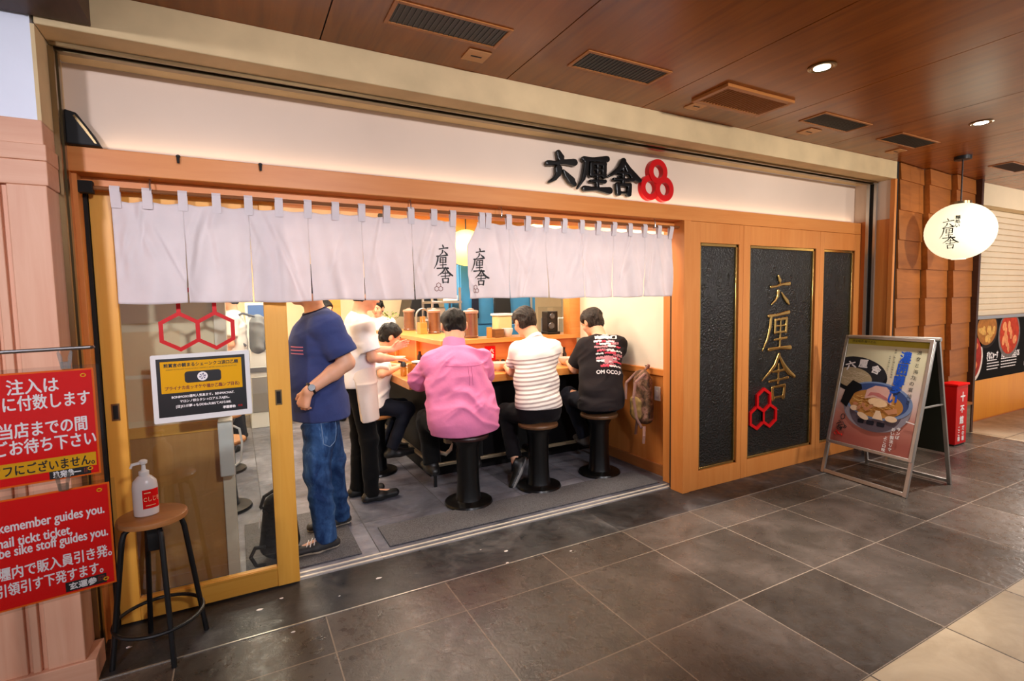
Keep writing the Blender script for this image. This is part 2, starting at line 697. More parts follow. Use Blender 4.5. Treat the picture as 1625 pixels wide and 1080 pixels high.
        for a in cor:
            for ax in range(3):
                if a[ax] == 1:
                    continue
                b = list(a)
                b[ax] = 1
                da = d[ci[:, 0] + a[0], ci[:, 1] + a[1], ci[:, 2] + a[2]]
                db = d[ci[:, 0] + b[0], ci[:, 1] + b[1], ci[:, 2] + b[2]]
                cr = (da < 0) != (db < 0)
                t = np.where(cr, da / np.where(cr, da - db, 1), 0)
                for q in range(3):
                    pos[:, q] += np.where(cr, a[q] + (t if q == ax else 0), 0)
                num += cr
        pos = (pos / num[:, None] + ci) * s.h + s.lo
        quads = []
        for ax in range(3):
            sa, sb = [slice(None)] * 3, [slice(None)] * 3
            sa[ax], sb[ax] = slice(0, -1), slice(1, None)
            A, B = ins[tuple(sa)], ins[tuple(sb)]
            e = np.argwhere(A != B)
            u, w = (ax + 1) % 3, (ax + 2) % 3
            ok = (e[:, u] > 0) & (e[:, w] > 0) & (e[:, u] < d.shape[u] - 1) & (e[:, w] < d.shape[w] - 1)
            e = e[ok]
            fl = A[e[:, 0], e[:, 1], e[:, 2]]
            q = []
            for du, dw in ((-1, -1), (0, -1), (0, 0), (-1, 0)):
                c = e.copy()
                c[:, u] += du
                c[:, w] += dw
                q.append(idx[c[:, 0], c[:, 1], c[:, 2]])
            q = np.stack(q, 1)
            q[~fl] = q[~fl][:, ::-1]
            quads.append(q)
        return pos, np.concatenate(quads)

def solid(fld, name, mats, parent=None, pick=None, origin=None, smooth_iter=1):
    """links a field's surface as one mesh object; pick(centres) gives material numbers."""
    pos, q = fld.mesh() if isinstance(fld, Field) else fld
    if not isinstance(mats, (list, tuple)):
        mats = [mats]
    if parent is not None:
        og = ORG[parent]
    elif origin is not None:
        og = np.array(origin, float)
    else:
        lo, hi = pos.min(0), pos.max(0)
        og = np.array([(lo[0] + hi[0]) / 2, (lo[1] + hi[1]) / 2, lo[2]])
    me = bpy.data.meshes.new(name)
    me.vertices.add(len(pos))
    me.vertices.foreach_set('co', (pos - og).astype(np.float32).ravel())
    me.loops.add(len(q) * 4)
    me.loops.foreach_set('vertex_index', q.astype(np.int32).ravel())
    me.polygons.add(len(q))
    me.polygons.foreach_set('loop_start', np.arange(0, len(q) * 4, 4, dtype=np.int32))
    me.update(calc_edges=True)
    for m in mats:
        me.materials.append(m)
    if pick is not None:
        cen = pos[q].mean(1)
        me.polygons.foreach_set('material_index', pick(cen).astype(np.int32))
    me.polygons.foreach_set('use_smooth', np.ones(len(q), bool))
    me.validate()
    o = bpy.data.objects.new(name, me)
    COL.objects.link(o)
    if parent is not None:
        o.parent = parent
    else:
        o.location = og
    ORG[o] = og
    return o

_LAT = np.random.RandomState(5).rand(32, 32, 32).astype(np.float32)
def vnoise(q):
    """smooth lattice noise in -1..1 at points q (n x 3)."""
    i = np.floor(q).astype(np.int64)
    f = (q - i).astype(np.float32)
    f = f * f * (3 - 2 * f)
    out = np.zeros(len(q), np.float32)
    for dx in (0, 1):
        for dy in (0, 1):
            for dz in (0, 1):
                w = (f[:, 0] if dx else 1 - f[:, 0]) * (f[:, 1] if dy else 1 - f[:, 1]) * (f[:, 2] if dz else 1 - f[:, 2])
                out += w * _LAT[(i[:, 0] + dx) & 31, (i[:, 1] + dy) & 31, (i[:, 2] + dz) & 31]
    return out * 2 - 1

def folds(amp, fr, d1, d2, ph=0.0):
    """cloth creases: ridged noise, long across d2 and close together along d1."""
    d1 = np.array(d1, np.float64)
    d1 /= np.linalg.norm(d1)
    d2 = np.array(d2, np.float64)
    d2 = d2 - d1 * (d2 @ d1)
    d2 /= np.linalg.norm(d2)
    d3 = np.cross(d1, d2)
    def fn(p):
        sh = p.shape[:-1]
        q = p.reshape(-1, 3).astype(np.float64)
        a, b, c = q @ d1, q @ d2, q @ d3
        lowf = vnoise(np.stack([a * 5 + ph, b * 5, c * 5 + 7], 1))
        n = vnoise(np.stack([a * fr * .26 + lowf * 1.3 + ph * 3, b * fr * .075 + lowf * .5, c * fr * .075 + ph], 1))
        m = vnoise(np.stack([a * fr * .1 + 11 + ph, b * fr * .1, c * fr * .1], 1))
        r = (1 - 2.2 * np.abs(n)) * np.clip(.55 + m, 0, 1.2)
        return (-amp * r).astype(np.float32).reshape(sh)
    return fn

# brush characters of the shop's name, drawn as strokes in a unit square
BRUSH = {
 'roku': [[(.40, .97, .05), (.47, .82, .075), (.49, .74, .03)],
          [(.05, .60, .055), (.3, .63, .045), (.6, .70, .05), (.93, .72, .075)],
          [(.40, .47, .075), (.38, .30, .06), (.27, .15, .045), (.10, .03, .03)],
          [(.56, .42, .03), (.68, .28, .06), (.83, .14, .08), (.93, .03, .05)]],
 'rin': [[(.22, .88, .05), (.5, .90, .04), (.92, .96, .06)],
         [(.30, .86, .05), (.27, .6, .05), (.19, .33, .04), (.02, .04, .018)],
         [(.45, .78, .04), (.44, .46, .045)], [(.45, .78, .03), (.85, .81, .045), (.83, .47, .05)],
         [(.46, .63, .025), (.82, .64, .025)], [(.44, .47, .03), (.83, .48, .03)],
         [(.64, .80, .03), (.63, .45, .03), (.62, .10, .04)],
         [(.42, .29, .03), (.86, .32, .04)], [(.24, .06, .055), (.6, .08, .035), (.99, .07, .07)]],
 'sha': [[(.50, .99, .05), (.38, .76, .05), (.2, .6, .04), (.0, .46, .018)],
         [(.50, .98, .035), (.66, .74, .06), (.82, .58, .07), (1.0, .47, .05)],
         [(.32, .62, .03), (.68, .64, .035)], [(.50, .78, .03), (.49, .36, .035)],
         [(.22, .42, .035), (.55, .44, .03), (.80, .46, .04)],
         [(.31, .27, .045), (.34, .02, .05)], [(.31, .28, .03), (.70, .30, .04), (.66, .03, .055)],
         [(.34, .05, .03), (.66, .06, .03)]],
}
_BR = {}
def brush_geo(key, fat=1.0):
    if (key, fat) in _BR:
        return _BR[(key, fat)]
    f = Field((-0.08, -0.08, -0.06), (1.08, 1.08, 0.06), 0.0155)
    for st in BRUSH[key]:
        for (x0, y0, r0), (x1, y1, r1) in zip(st[:-1], st[1:]):
            f.cap((x0, y0, 0), (x1, y1, 0), r0 * fat, r1 * fat, 0.012)
    sl, p = f.sub(f.lo, np.array([a[-1] for a in f.ax]), 0)
    f.d[sl] = np.maximum(f.d[sl], np.abs(p[..., 2]) - 0.04)
    _BR[(key, fat)] = f.mesh()
    return _BR[(key, fat)]

def put_brush(mb, key, fr, x, y, size, depth, z=0.0, mi=0, fat=1.0, sx=1.0):
    """one brush character with its lower corner at x, y and the given relief."""
    pos, q = brush_geo(key, fat)
    k = depth / 0.08
    mb.add([fr(x + p[0] * size * sx, y + p[1] * size, z + (p[2] + 0.04) * k) for p in pos], [tuple(i) for i in q], mi)

def put_hexes(mb, fr, cx, cy, w, line, depth, z=0.0, mi=0, n=6, squash=1.0):
    """three joined six-sided rings, one over two; w is one ring's width."""
    R = w / math.sqrt(3) if n == 6 else w / 2
    for q, (ox, oy) in enumerate(((-w / 2, 0), (w / 2, 0), (0, w * 0.866))):
        dp = depth * (1 + 0.12 * q)
        a = [(math.pi / 2 + 2 * math.pi * i / n) for i in range(n)]
        vs = []
        for zz in (z, z + dp):
            for rr in (R + line / 2, R - line / 2):
                vs += [fr(cx + (ox + rr * math.cos(t)) , cy + (oy + rr * math.sin(t)) * squash, zz) for t in a]
        fs = []
        for i in range(n):
            j = (i + 1) % n
            fs += [(i, n + i, n + j, j), (2 * n + i, 2 * n + j, 3 * n + j, 3 * n + i), (i, j, 2 * n + j, 2 * n + i), (n + i, 3 * n + i, 3 * n + j, n + j)]
        mb.add(vs, fs, mi)
# ------------------------------------------------------------------ materials
M = {}
M['hinoki'] = wood('hinoki', (230, 152, 80), (212, 126, 56), 'z', 0.42)
M['hinoki_x'] = wood('hinoki_x', (230, 152, 80), (212, 126, 56), 'x', 0.42)
M['hinoki_y'] = wood('hinoki_y', (230, 152, 80), (212, 126, 56), 'y', 0.42)
M['door_wood'] = wood('door_wood', (244, 184, 80), (228, 156, 54), 'z', 0.4)
M['door_wood_x'] = wood('door_wood_x', (244, 184, 80), (228, 156, 54), 'x', 0.4)
M['pale_wood'] = wood('pale_wood', (226, 176, 144), (210, 150, 118), 'z', 0.5)
M['pale_wood_x'] = wood('pale_wood_x', (226, 176, 144), (210, 150, 118), 'x', 0.5)
M['ceiling_wood'] = wood('ceiling_wood', (176, 98, 26), (116, 54, 8), 'y', 0.27, fine=16, spec=0.42, bump=0.05, coat=0.08)
M['ceiling_trim'] = wood('ceiling_trim', (196, 128, 66), (168, 100, 46), 'x', 0.4)
M['plate_wood'] = wood('plate_wood', (222, 164, 104), (204, 142, 84), 'x', 0.4)
M['bulkhead'] = wood('bulkhead', (86, 52, 34), (58, 34, 22), 'y', 0.5)
M['shingle'] = wood('shingle', (186, 112, 46), (140, 78, 28), 'x', 0.5, fine=20)
M['counter_wood'] = wood('counter_wood', (226, 158, 82), (206, 132, 60), 'x', 0.3, coat=0.3)
M['ledge_board'] = wood('ledge_board', (226, 130, 62), (206, 108, 46), 'x', 0.35)
M['orange_wood'] = wood('orange_wood', (248, 164, 34), (234, 142, 24), 'z', 0.4)
M['seat_wood'] = wood('seat_wood', (186, 128, 74), (148, 94, 48), 'x', 0.4)
M['dark_seat'] = wood('dark_seat', (112, 78, 54), (84, 56, 38), 'x', 0.4)
M['shop_seat'] = wood('shop_seat', (112, 80, 52), (84, 58, 38), 'x', 0.4)
M['plaster'] = plain('plaster', (216, 190, 144), 0.85, var=0.10, vscale=5, bump=0.25, bscale=18)
M['sign_plaster'] = plain('sign_plaster', (226, 204, 184), 0.8, var=0.03, vscale=2, bump=0.05, bscale=60)
M['white_wall'] = plain('white_wall', (240, 230, 210), 0.7, var=0.02, bump=0.05)
M['pillar_white'] = plain('pillar_white', (236, 240, 252), 0.75, var=0.03, vscale=4, bump=0.15, bscale=25)
M['cream'] = plain('cream', (238, 218, 180), 0.7, var=0.03)
M['ceil_white'] = plain('ceil_white', (244, 236, 220), 0.8, var=0.02)
M['black'] = plain('black', (18, 18, 19), 0.4)
M['black_gloss'] = plain('black_gloss', (9, 9, 10), 0.28, spec=0.4)
M['black_matte'] = plain('black_matte', (24, 24, 25), 0.7)
M['dark_gap'] = plain('dark_gap', (20, 16, 12), 0.8)
M['steel'] = plain('steel', (190, 190, 190), 0.28, metal=1.0, var=0.02)
M['alu'] = plain('alu', (196, 192, 184), 0.36, metal=0.85, var=0.03)
M['bronze'] = plain('bronze', (150, 128, 92), 0.3, metal=1.0, var=0.05)
M['gold'] = plain('gold', (232, 190, 110), 0.24, metal=1.0, var=0.05)
M['red_gloss'] = plain('red_gloss', (206, 14, 18), 0.4, spec=0.3, var=0.03)
M['red_print'] = plain('red_print', (228, 18, 16), 0.6, var=0.02, spec=0.12)
M['white_print'] = plain('white_print', (246, 240, 236), 0.5, var=0.01)
M['ink'] = plain('ink', (16, 14, 14), 0.55)
M['orange_print'] = plain('orange_print', (240, 104, 20), 0.6, var=0.02, spec=0.12)
M['yellow_print'] = plain('yellow_print', (228, 166, 20), 0.6, var=0.03, spec=0.12)
M['white_plastic'] = plain('white_plastic', (232, 230, 226), 0.35, var=0.02)
M['noren'] = cloth('noren', (246, 238, 238), 0.9, 0.12, 0.03, transl=0.30)
M['pane'] = clear_pane('pane')
M['acrylic'] = clear_pane('acrylic', (244, 244, 244), 0.015, 0.05)
M['crackle'] = None
def crackle():
    m, nt, b = nodes_of('crackle')
    v = coords(nt)
    f = noise(nt, v, 55, 6, 0.7, 0.4)
    vo = N(nt, 'ShaderNodeTexVoronoi', feature='F1')
    vo.inputs['Scale'].default_value = 60
    nt.links.new(v, vo.inputs['Vector'])
    big = noise(nt, coords(nt, (1, 1, 0.6)), 2.2, 3)
    nt.links.new(ramp(nt, f, [(0.45, lin((10, 12, 10))), (0.68, lin((24, 28, 23))), (0.85, lin((50, 56, 48)))]), b.inputs['Base Color'])
    rr = N(nt, 'ShaderNodeMapRange')
    nt.links.new(big, rr.inputs['Value'])
    rr.inputs['From Min'].default_value, rr.inputs['From Max'].default_value = 0.35, 0.65
    rr.inputs['To Min'].default_value, rr.inputs['To Max'].default_value = 0.16, 0.42
    nt.links.new(rr.outputs[0], b.inputs['Roughness'])
    b.inputs['Specular IOR Level'].default_value = 0.7
    ad = N(nt, 'ShaderNodeMath', operation='ADD')
    nt.links.new(f, ad.inputs[0])
    nt.links.new(vo.outputs['Distance'], ad.inputs[1])
    bumpit(nt, b, ad.outputs[0], 0.75, 0.006)
    return m
M['crackle'] = crackle()
TX, TY = 0.612, 0.5975
M['slate'] = tiles('slate', [(50, 44, 39), (71, 63, 56), (98, 87, 79)], (142, 126, 110), TX, 0.923, TY, 1.06, 0.003, (0.2, 0.42), 3.2, 0.4, 0.3)
M['stone'] = tiles('stone', [(132, 114, 88), (162, 143, 116), (184, 165, 137)], (70, 58, 46), TX, 0.923, TY, 1.06, 0.004, (0.3, 0.5), 3.0, 0.15)
M['threshold'] = tiles('threshold', [(15, 15, 15), (54, 55, 57), (124, 122, 122)], (40, 39, 38), 0.612, 0.923, 9.0, -3.0, 0.0015, (0.25, 0.55), 2.6, 0.35, 0.1)
M['shop_slate'] = tiles('shop_slate', [(60, 62, 72), (106, 108, 120), (152, 154, 165)], (60, 60, 64), 0.6, 0.1, 0.6, 0.55, 0.003, (0.28, 0.5), 2.8, 0.4, 0.18)

# ------------------------------------------------------------------ floors
Z0 = (0, 0, 0)
YF, YD, YL = 2.555, 2.95, 2.83          # front of the portal, sliding door, lintel and panelling
CEIL, BEAM = 2.705, 2.55
b = MB().box(-4, 6.97, 1.06, YF, -0.1, 0.0)
struct(b, 'floor', M['slate'], origin=Z0)
b = MB().box(-4, 6.97, -4, 1.06, -0.1, 0.0).box(6.97, 13, -4, 2.9, -0.1, 0.0)
struct(b, 'floor', M['stone'], origin=Z0)
b = MB().box(-0.62, 6.97, YF, 2.97, -0.1, 0.0)
struct(b, 'floor', M['threshold'], origin=Z0)
b = MB().box(-1.0, 3.4, 2.97, 8.2, -0.1, 0.0)
struct(b, 'floor', M['shop_slate'], origin=Z0)
b = MB().box(-0.6, 5.3, YF - 0.004, YF + 0.004, 0.0, 0.003)
struct(b, 'trim_1', M['alu'])
b = MB().box(-0.55, 3.02, 2.985, 3.0, 0.0, 0.006).box(-0.55, 3.02, 3.035, 3.05, 0.0, 0.006)
struct(b, 'trim_2', plain('rail_bright', (226, 220, 206), 0.4, metal=0.25))

# ------------------------------------------------------------------ ceiling over the corridor
b = MB().box(-4, 13, -4, 2.95, CEIL + 0.006, CEIL + 0.15, 1)
xs = [-4] + [0.4 + 0.957 * k for k in range(-4, 13)] + [13]
for a, c in zip(xs[:-1], xs[1:]):
    b.box(a + 0.003, c - 0.003, -4, 2.95, CEIL, CEIL + 0.01, 0)
struct(b, 'ceiling', [M['ceiling_wood'], M['dark_gap']], origin=Z0)
b = MB().box(-4, -0.43, -1.0, 2.545, 2.572, CEIL)
struct(b, 'trim_3', M['bulkhead'])

# ------------------------------------------------------------------ portal: beam, reveals, pillar
b = MB().box(-0.6, 5.335, YF, 2.9, BEAM, CEIL)
struct(b, 'wall_front', M['plaster'], bevel=0.004)
b = MB().box(-0.62, 5.31, 2.90, 3.0, 2.19, BEAM)
struct(b, 'wall_front', M['sign_plaster'])
# soffit track of the roller shutter with its side guides
b = MB().box(-0.59, 5.3, 2.690, 2.703, BEAM - 0.014, BEAM, 0).box(-0.59, 5.3, 2.703, 2.735, BEAM - 0.004, BEAM, 1)
b.box(-0.59, 5.3, 2.735, 2.752, BEAM - 0.018, BEAM, 0).box(-0.59, 5.3, 2.752, 2.762, BEAM - 0.006, BEAM, 1).box(-0.59, 5.3, 2.762, 2.785, BEAM - 0.012, BEAM, 0)
struct(b, 'trim_4', [M['bronze'], M['dark_gap']])
b = MB().box(-0.600, -0.582, 2.705, 2.725, 0, BEAM - 0.014, 0).box(-0.600, -0.592, 2.725, 2.755, 0, BEAM - 0.014, 1).box(-0.600, -0.580, 2.755, 2.785, 0, BEAM - 0.014, 0)
struct(b, 'trim_5', [M['bronze'], M['dark_gap']])
b = MB().box(5.292, 5.312, 2.70, 2.722, 0, BEAM - 0.014, 0).box(5.302, 5.312, 2.722, 2.757, 0, BEAM - 0.014, 1).box(5.290, 5.312, 2.757, 2.785, 0, BEAM - 0.014, 0)
struct(b, 'trim_6', [M['alu'], M['dark_gap']])
# left pillar: white head, panelled shaft
b = MB().box(-4, -0.612, YF + 0.006, 3.2, 2.2, CEIL)
struct(b, 'wall_left', M['pillar_white'])
b = MB().box(-0.612, -0.600, YF + 0.006, 3.0, 2.2, BEAM)
struct(b, 'wall_left', M['plaster'])
b = MB().box(-4, -0.600, YF + 0.004, 2.83, 2.07, 2.205).box(-4, -0.592, YF - 0.006, 2.70, 2.055, 2.115)
b.box(-4, -0.594, YF - 0.002, 2.70, 1.965, 2.055)
struct(b, 'trim_7', M['pale_wood_x'], bevel=0.003)
b = MB().box(-4, -0.602, YF + 0.02, 3.2, 0, 1.965).box(-0.715, -0.600, YF, 2.83, 0.10, 1.965).box(-4, -0.775, YF + 0.004, 2.8, 0.1, 1.965).box(-0.760, -0.735, YF + 0.002, 2.8, 0.1, 1.965)
struct(b, 'wall_left', M['pale_wood'], bevel=0.003)
b = MB().box(-4, -0.566, YF - 0.012, 2.70, 0, 0.10)
struct(b, 'baseboard_left', M['pale_wood_x'], bevel=0.003)
# right reveal
b = MB().box(5.312, 5.345, YF, 3.0, 0, 2.2)
struct(b, 'wall_right', M['hinoki'], bevel=0.002)
b = MB().box(5.312, 5.345, YF + 0.03, 3.0, 2.2, BEAM)
struct(b, 'wall_right', M['sign_plaster'])
b = MB().box(5.306, 5.34, YF - 0.002, YF + 0.035, 0, BEAM)
struct(b, 'trim_8', M['hinoki'])
b = MB().box(5.34, 5.375, 2.56, 2.62, 0, CEIL)
struct(b, 'trim_9', M['dark_gap'])
# lintel and head of the opening
b = MB().box(-0.6, 5.312, YL, 2.98, 2.085, 2.19)
struct(b, 'trim_10', M['hinoki_x'], bevel=0.003)
b = MB().box(-0.6, 3.1, 2.925, 2.98, 2.03, 2.085).box(-0.6, 3.1, 2.99, 3.06, 2.03, 2.12)
struct(b, 'trim_11', M['hinoki_x'], bevel=0.002)
b = MB().box(-0.6, -0.57, 2.86, 3.05, 0, 2.085).box(-0.6, -0.588, 2.785, 2.86, 0, 2.085)
struct(b, 'trim_12', M['hinoki'], bevel=0.002)
b = MB().box(-0.57, -0.556, 2.935, 3.0, 0, 2.03)
struct(b, 'trim_13', M['dark_gap'])

# ------------------------------------------------------------------ panelled wall right of the opening
b = MB()
xs = [2.972, 3.045, 3.64, 4.665, 5.312]
ins = [None, (3.15, 3.588, 0.145, 1.928), (3.722, 4.607, 0.145, 1.928), (4.728, 5.215, 0.135, 1.928)]
for i in range(4):
    x0, x1 = xs[i] + 0.0015, xs[i + 1] - 0.0015
    if ins[i] is None:
        b.box(x0, x1, YL - 0.006, 2.95, 0, 2.085)
    else:
        a0, a1, z0, z1 = ins[i]
        b.box(x0, a0, YL, 2.93, 0, 2.083).box(a1, x1, YL, 2.93, 0, 2.083).box(a0, a1, YL, 2.93, 0, z0).box(a0, a1, YL, 2.93, z1, 2.083)
struct(b, 'wall_front', M['hinoki'], bevel=0.0015)
b = MB().box(3.0, 5.30, 2.90, 2.95, 0, 2.085)
struct(b, 'wall_front', M['dark_gap'])
for i, (a0, a1, z0, z1) in enumerate(ins[1:]):
    lab = ['narrow black crackled wall panel in a brass frame beside the entrance', 'wide black wall panel with gold brush characters and red emblem',
           'black crackled wall panel in a brass frame behind the standing poster board'][i]
    t = thing('wall_panel', lab, 'panel', ((a0 + a1) / 2, 2.85, z0))
    MB().box(a0 + 0.0, a1 - 0.0, 2.858, 2.9, z0, z1).build('black_face', M['crackle'], t)
    g, w, y0 = MB(), 0.022, 2.842
    g.box(a0, a0 + w, y0, 2.858, z0, z1).box(a1 - w, a1, y0, 2.858, z0, z1).box(a0, a1, y0, 2.858, z0, z0 + w).box(a0, a1, y0, 2.858, z1 - w, z1)
    g.build('brass_frame', M['gold'], t, bevel=0.002)
    if i == 1:
        fr = Frame((0, 2.858, 0), (1, 0, 0), (0, 0, 1))
        for key, x, z, s, lb in (('roku', 4.005, 1.435, 0.255, 'top gold brush character'), ('rin', 3.915, 1.035, 0.35, 'middle gold brush character'), ('sha', 3.925, 0.61, 0.40, 'bottom gold brush character')):
            m = MB()
            put_brush(m, key, fr, x, z, s, 0.012, 0.0, fat=0.85, sx=1.1)
            o = m.build('gold_character', M['gold'], t)
            o['label'] = lb
        m = MB()
        put_hexes(m, fr, 3.945, 0.485, 0.165, 0.028, 0.014)
        o = m.build('hexagon_emblem', M['red_gloss'], t, smooth=False)
        o['label'] = 'red emblem of three hexagons'

# ------------------------------------------------------------------ shingled column and the stall beyond it
b = MB()
cx = [5.375, 5.91, 6.45, 7.0]
zs = [0.40] + [2.83 - 0.27 * k for k in range(9, -1, -1)]
zs = [0.34, 0.66, 0.93, 1.20, 1.47, 1.745, 2.01, 2.28, 2.55, 2.70]
for i in range(3):
    for z0, z1 in zip(zs[:-1], zs[1:]):
        x0, x1 = cx[i] + 0.008, cx[i + 1] - 0.008
        p = [(x0, 2.60, z0), (x1, 2.60, z0), (x1, 2.588, z0), (x0, 2.540, z0)]
        q = [(x0, 2.60, z1 - .001), (x1, 2.60, z1 - .001), (x1, 2.597, z1 - .001), (x0, 2.552, z1 - .001)]
        b.add(p + q, [(0, 1, 2, 3), (7, 6, 5, 4), (3, 2, 6, 7), (2, 1, 5, 6), (1, 0, 4, 5), (0, 3, 7, 4)])
struct(b, 'wall_right', M['shingle'], smooth=False)
b = MB().box(5.375, 7.0, 2.598, 2.75, 0, CEIL).box(6.985, 7.03, 2.54, 2.75, 0, CEIL)
struct(b, 'wall_right', M['bulkhead'])
M['base_stone'] = wood('base_stone', (150, 136, 108), (104, 92, 70), 'x', 0.6, fine=40)
b = MB().box(5.375, 6.985, 2.55, 2.6, 0, 0.31, 0).box(5.375, 6.985, 2.535, 2.6, 0.31, 0.335, 1)
struct(b, 'baseboard_right', [M['base_stone'], M['shingle']])
b = MB().box(7.03, 13, 2.75, 2.95, 0, CEIL)
struct(b, 'wall_back', M['cream'])
b = MB().box(7.03, 13, 2.735, 2.752, 0.01, 0.49)
struct(b, 'wall_back', M['orange_wood'])
b = MB().box(7.03, 13, 2.735, 2.76, 0, 0.012)
struct(b, 'baseboard_back', M['ledge_board'])
b = MB().box(7.03, 13, 2.62, 2.75, 2.47, CEIL)
struct(b, 'trim_14', M['cream'])
t = thing('roller_shutter', 'closed cream roller shutter of the neighbouring stall', 'shutter', (9.0, 2.72, 1.22))
b = MB()
z = 1.245
while z < 2.46:
    b.prism([(7.04, 2.748, z), (7.04, 2.735, z + 0.004), (7.04, 2.728, z + 0.05), (7.04, 2.735, z + 0.062), (7.04, 2.748, z + 0.066)], (4.0, 0, 0))
    z += 0.068
b.build('slats', plain('shutter_cream', (226, 206, 172), 0.5, var=0.03), t, smooth=False)
MB().box(7.04, 11.04, 2.715, 2.748, 1.205, 1.245).build('bottom_rail', M['alu'], t, bevel=0.003)

# ------------------------------------------------------------------ shop interior shell
b = MB().box(-1.0, 3.4, 3.06, 8.2, 2.56, 2.66)
struct(b, 'ceiling', M['ceil_white'])
b = MB().box(-1.0, 3.4, 8.0, 8.2, 0, 2.56)
struct(b, 'wall_back', M['cream'])
b = MB().box(-1.0, -0.9, 3.0, 8.2, 0, 2.6)
struct(b, 'wall_left', M['cream'])
b = MB().box(3.15, 3.3, 3.10, 4.40, 0.9, 2.6)
struct(b, 'wall_right', M['white_wall'])
b = MB().box(3.145, 3.3, 3.10, 4.40, 0, 0.86)
struct(b, 'wall_right', M['hinoki'])
b = MB().box(3.125, 3.3, 3.10, 4.40, 0.86, 0.915)
struct(b, 'trim_15', M['hinoki_y'], bevel=0.003)
b = MB().box(3.13, 3.3, 3.10, 4.40, 0, 0.095)
struct(b, 'baseboard_right', wood('base_wood', (190, 124, 70), (158, 94, 48), 'y', 0.45), bevel=0.002)
b = MB().box(3.055, 3.3, 2.985, 3.12, 0, 2.6)
struct(b, 'trim_16', M['hinoki'], bevel=0.003)
b = MB().box(3.0, 3.3, 2.95, 2.99, 0, 2.1)
struct(b, 'trim_17', M['dark_gap'])
b = MB().box(-1.0, 3.4, 3.06, 3.10, 2.12, 2.6)
struct(b, 'wall_front', M['ceil_white'])
# short partition behind the glass of the door: cream above, wood below, white end strip
b = MB().box(-0.9, -0.108, 3.25, 3.33, 0.885, 2.56)
struct(b, 'wall_left', M['cream'])
b = MB().box(-0.9, -0.108, 3.24, 3.33, 0, 0.83)
struct(b, 'wall_left', wood('partition_wood', (206, 152, 88), (186, 128, 66), 'z', 0.35))
b = MB().box(-0.9, -0.108, 3.23, 3.33, 0.83, 0.885)
struct(b, 'trim_18', M['door_wood_x'], bevel=0.002)
b = MB().box(-0.108, -0.05, 3.22, 3.34, 0, 2.56)
struct(b, 'trim_19', M['white_wall'], bevel=0.002)
# kitchen post at the end of the ledge
b = MB().box(3.02, 3.15, 4.40, 4.52, 1.16, 2.56)
struct(b, 'trim_20', M['counter_wood'], bevel=0.003)
# ------------------------------------------------------------------ shop sign over the lintel
fr = Frame((0, 2.90, 0), (1, 0, 0), (0, 0, 1))
t = thing('shop_sign', 'black raised brush characters with red triple ring emblem on the wall above the lintel', 'sign', (2.3, 2.89, 2.22))
for key, x, z, s, sx in (('roku', 1.80, 2.262, 0.205, 1.12), ('rin', 2.035, 2.235, 0.235, 1.15), ('sha', 2.29, 2.235, 0.235, 1.2)):
    m = MB()
    put_brush(m, key, fr, x, z, s, 0.03, 0.012, fat=1.55, sx=sx)
    m.box(x + s * .45, x + s * .55, 2.885, 2.9, z + s * .45, z + s * .55)
    m.build('black_character', M['black_gloss'], t)
m = MB()
put_hexes(m, fr, 2.745, 2.305, 0.135, 0.042, 0.035, 0.0, n=28)
m.build('ring_emblem', M['red_gloss'], t)['label'] = 'red emblem of three rings'

# black wedge spotlight in the corner on the lintel
t = thing('wall_speaker', 'small black wedge speaker in the corner on the lintel', 'speaker', (-0.53, 2.86, 2.19))
m = MB().prism([(-0.585, 2.80, 2.19), (-0.47, 2.80, 2.19), (-0.50, 2.80, 2.25), (-0.545, 2.80, 2.32), (-0.585, 2.80, 2.33)], (0, 0.09, 0))
m.build('housing', M['black_matte'], t, bevel=0.006)
MB().prism([(-0.49, 2.798, 2.20), (-0.482, 2.798, 2.20), (-0.512, 2.798, 2.255), (-0.55, 2.798, 2.31), (-0.556, 2.798, 2.305)], (0, 0.004, 0)).build('rim', M['bronze'], t)
for x, lb in ((-0.195, 'small black hook on the lintel nearest the corner speaker'), (0.141, 'small black hook on the lintel farther from the corner speaker')):
    m = MB().tube([(x, YL + 0.005, 2.185), (x, YL - 0.012, 2.183), (x, YL - 0.016, 2.17), (x, YL - 0.012, 2.155)], [0.006, 0.007, 0.006, 0.005], 8)
    m.lathe([(0.004, -0.004), (0.009, 0.0), (0.009, 0.006), (0.004, 0.010)], (x, YL - 0.008, 2.183), 12)
    tag(m.build('wall_hook', M['black']), lb, 'hook')

# ------------------------------------------------------------------ noren on its rod
t = thing('curtain_rod', 'thin dark wooden rod carrying the white entrance curtain', 'rod', (1.2, 2.88, 2.03))
MB().tube([(-0.52, 2.88, 2.03), (1.2, 2.88, 2.03), (3.06, 2.88, 2.04)], 0.009, 10).build('rod', wood('rod_wood', (150, 92, 48), (112, 66, 32), 'x'), t)
for x in (-0.314, 0.899, 1.473, 2.727):
    m = MB().tube([(x, 2.915, 2.085), (x, 2.88, 2.085), (x, 2.868, 2.06), (x, 2.869, 2.03), (x, 2.88, 2.018), (x, 2.893, 2.03)], 0.0035, 8)
    m.build('rod_hook', M['steel'], t)
MB().box(3.045, 3.075, 2.86, 2.90, 2.015, 2.06).build('end_bracket', M['hinoki'], t)
MB().box(-0.57, -0.52, 2.86, 2.90, 2.005, 2.055).build('end_bracket', M['dark_gap'], t)

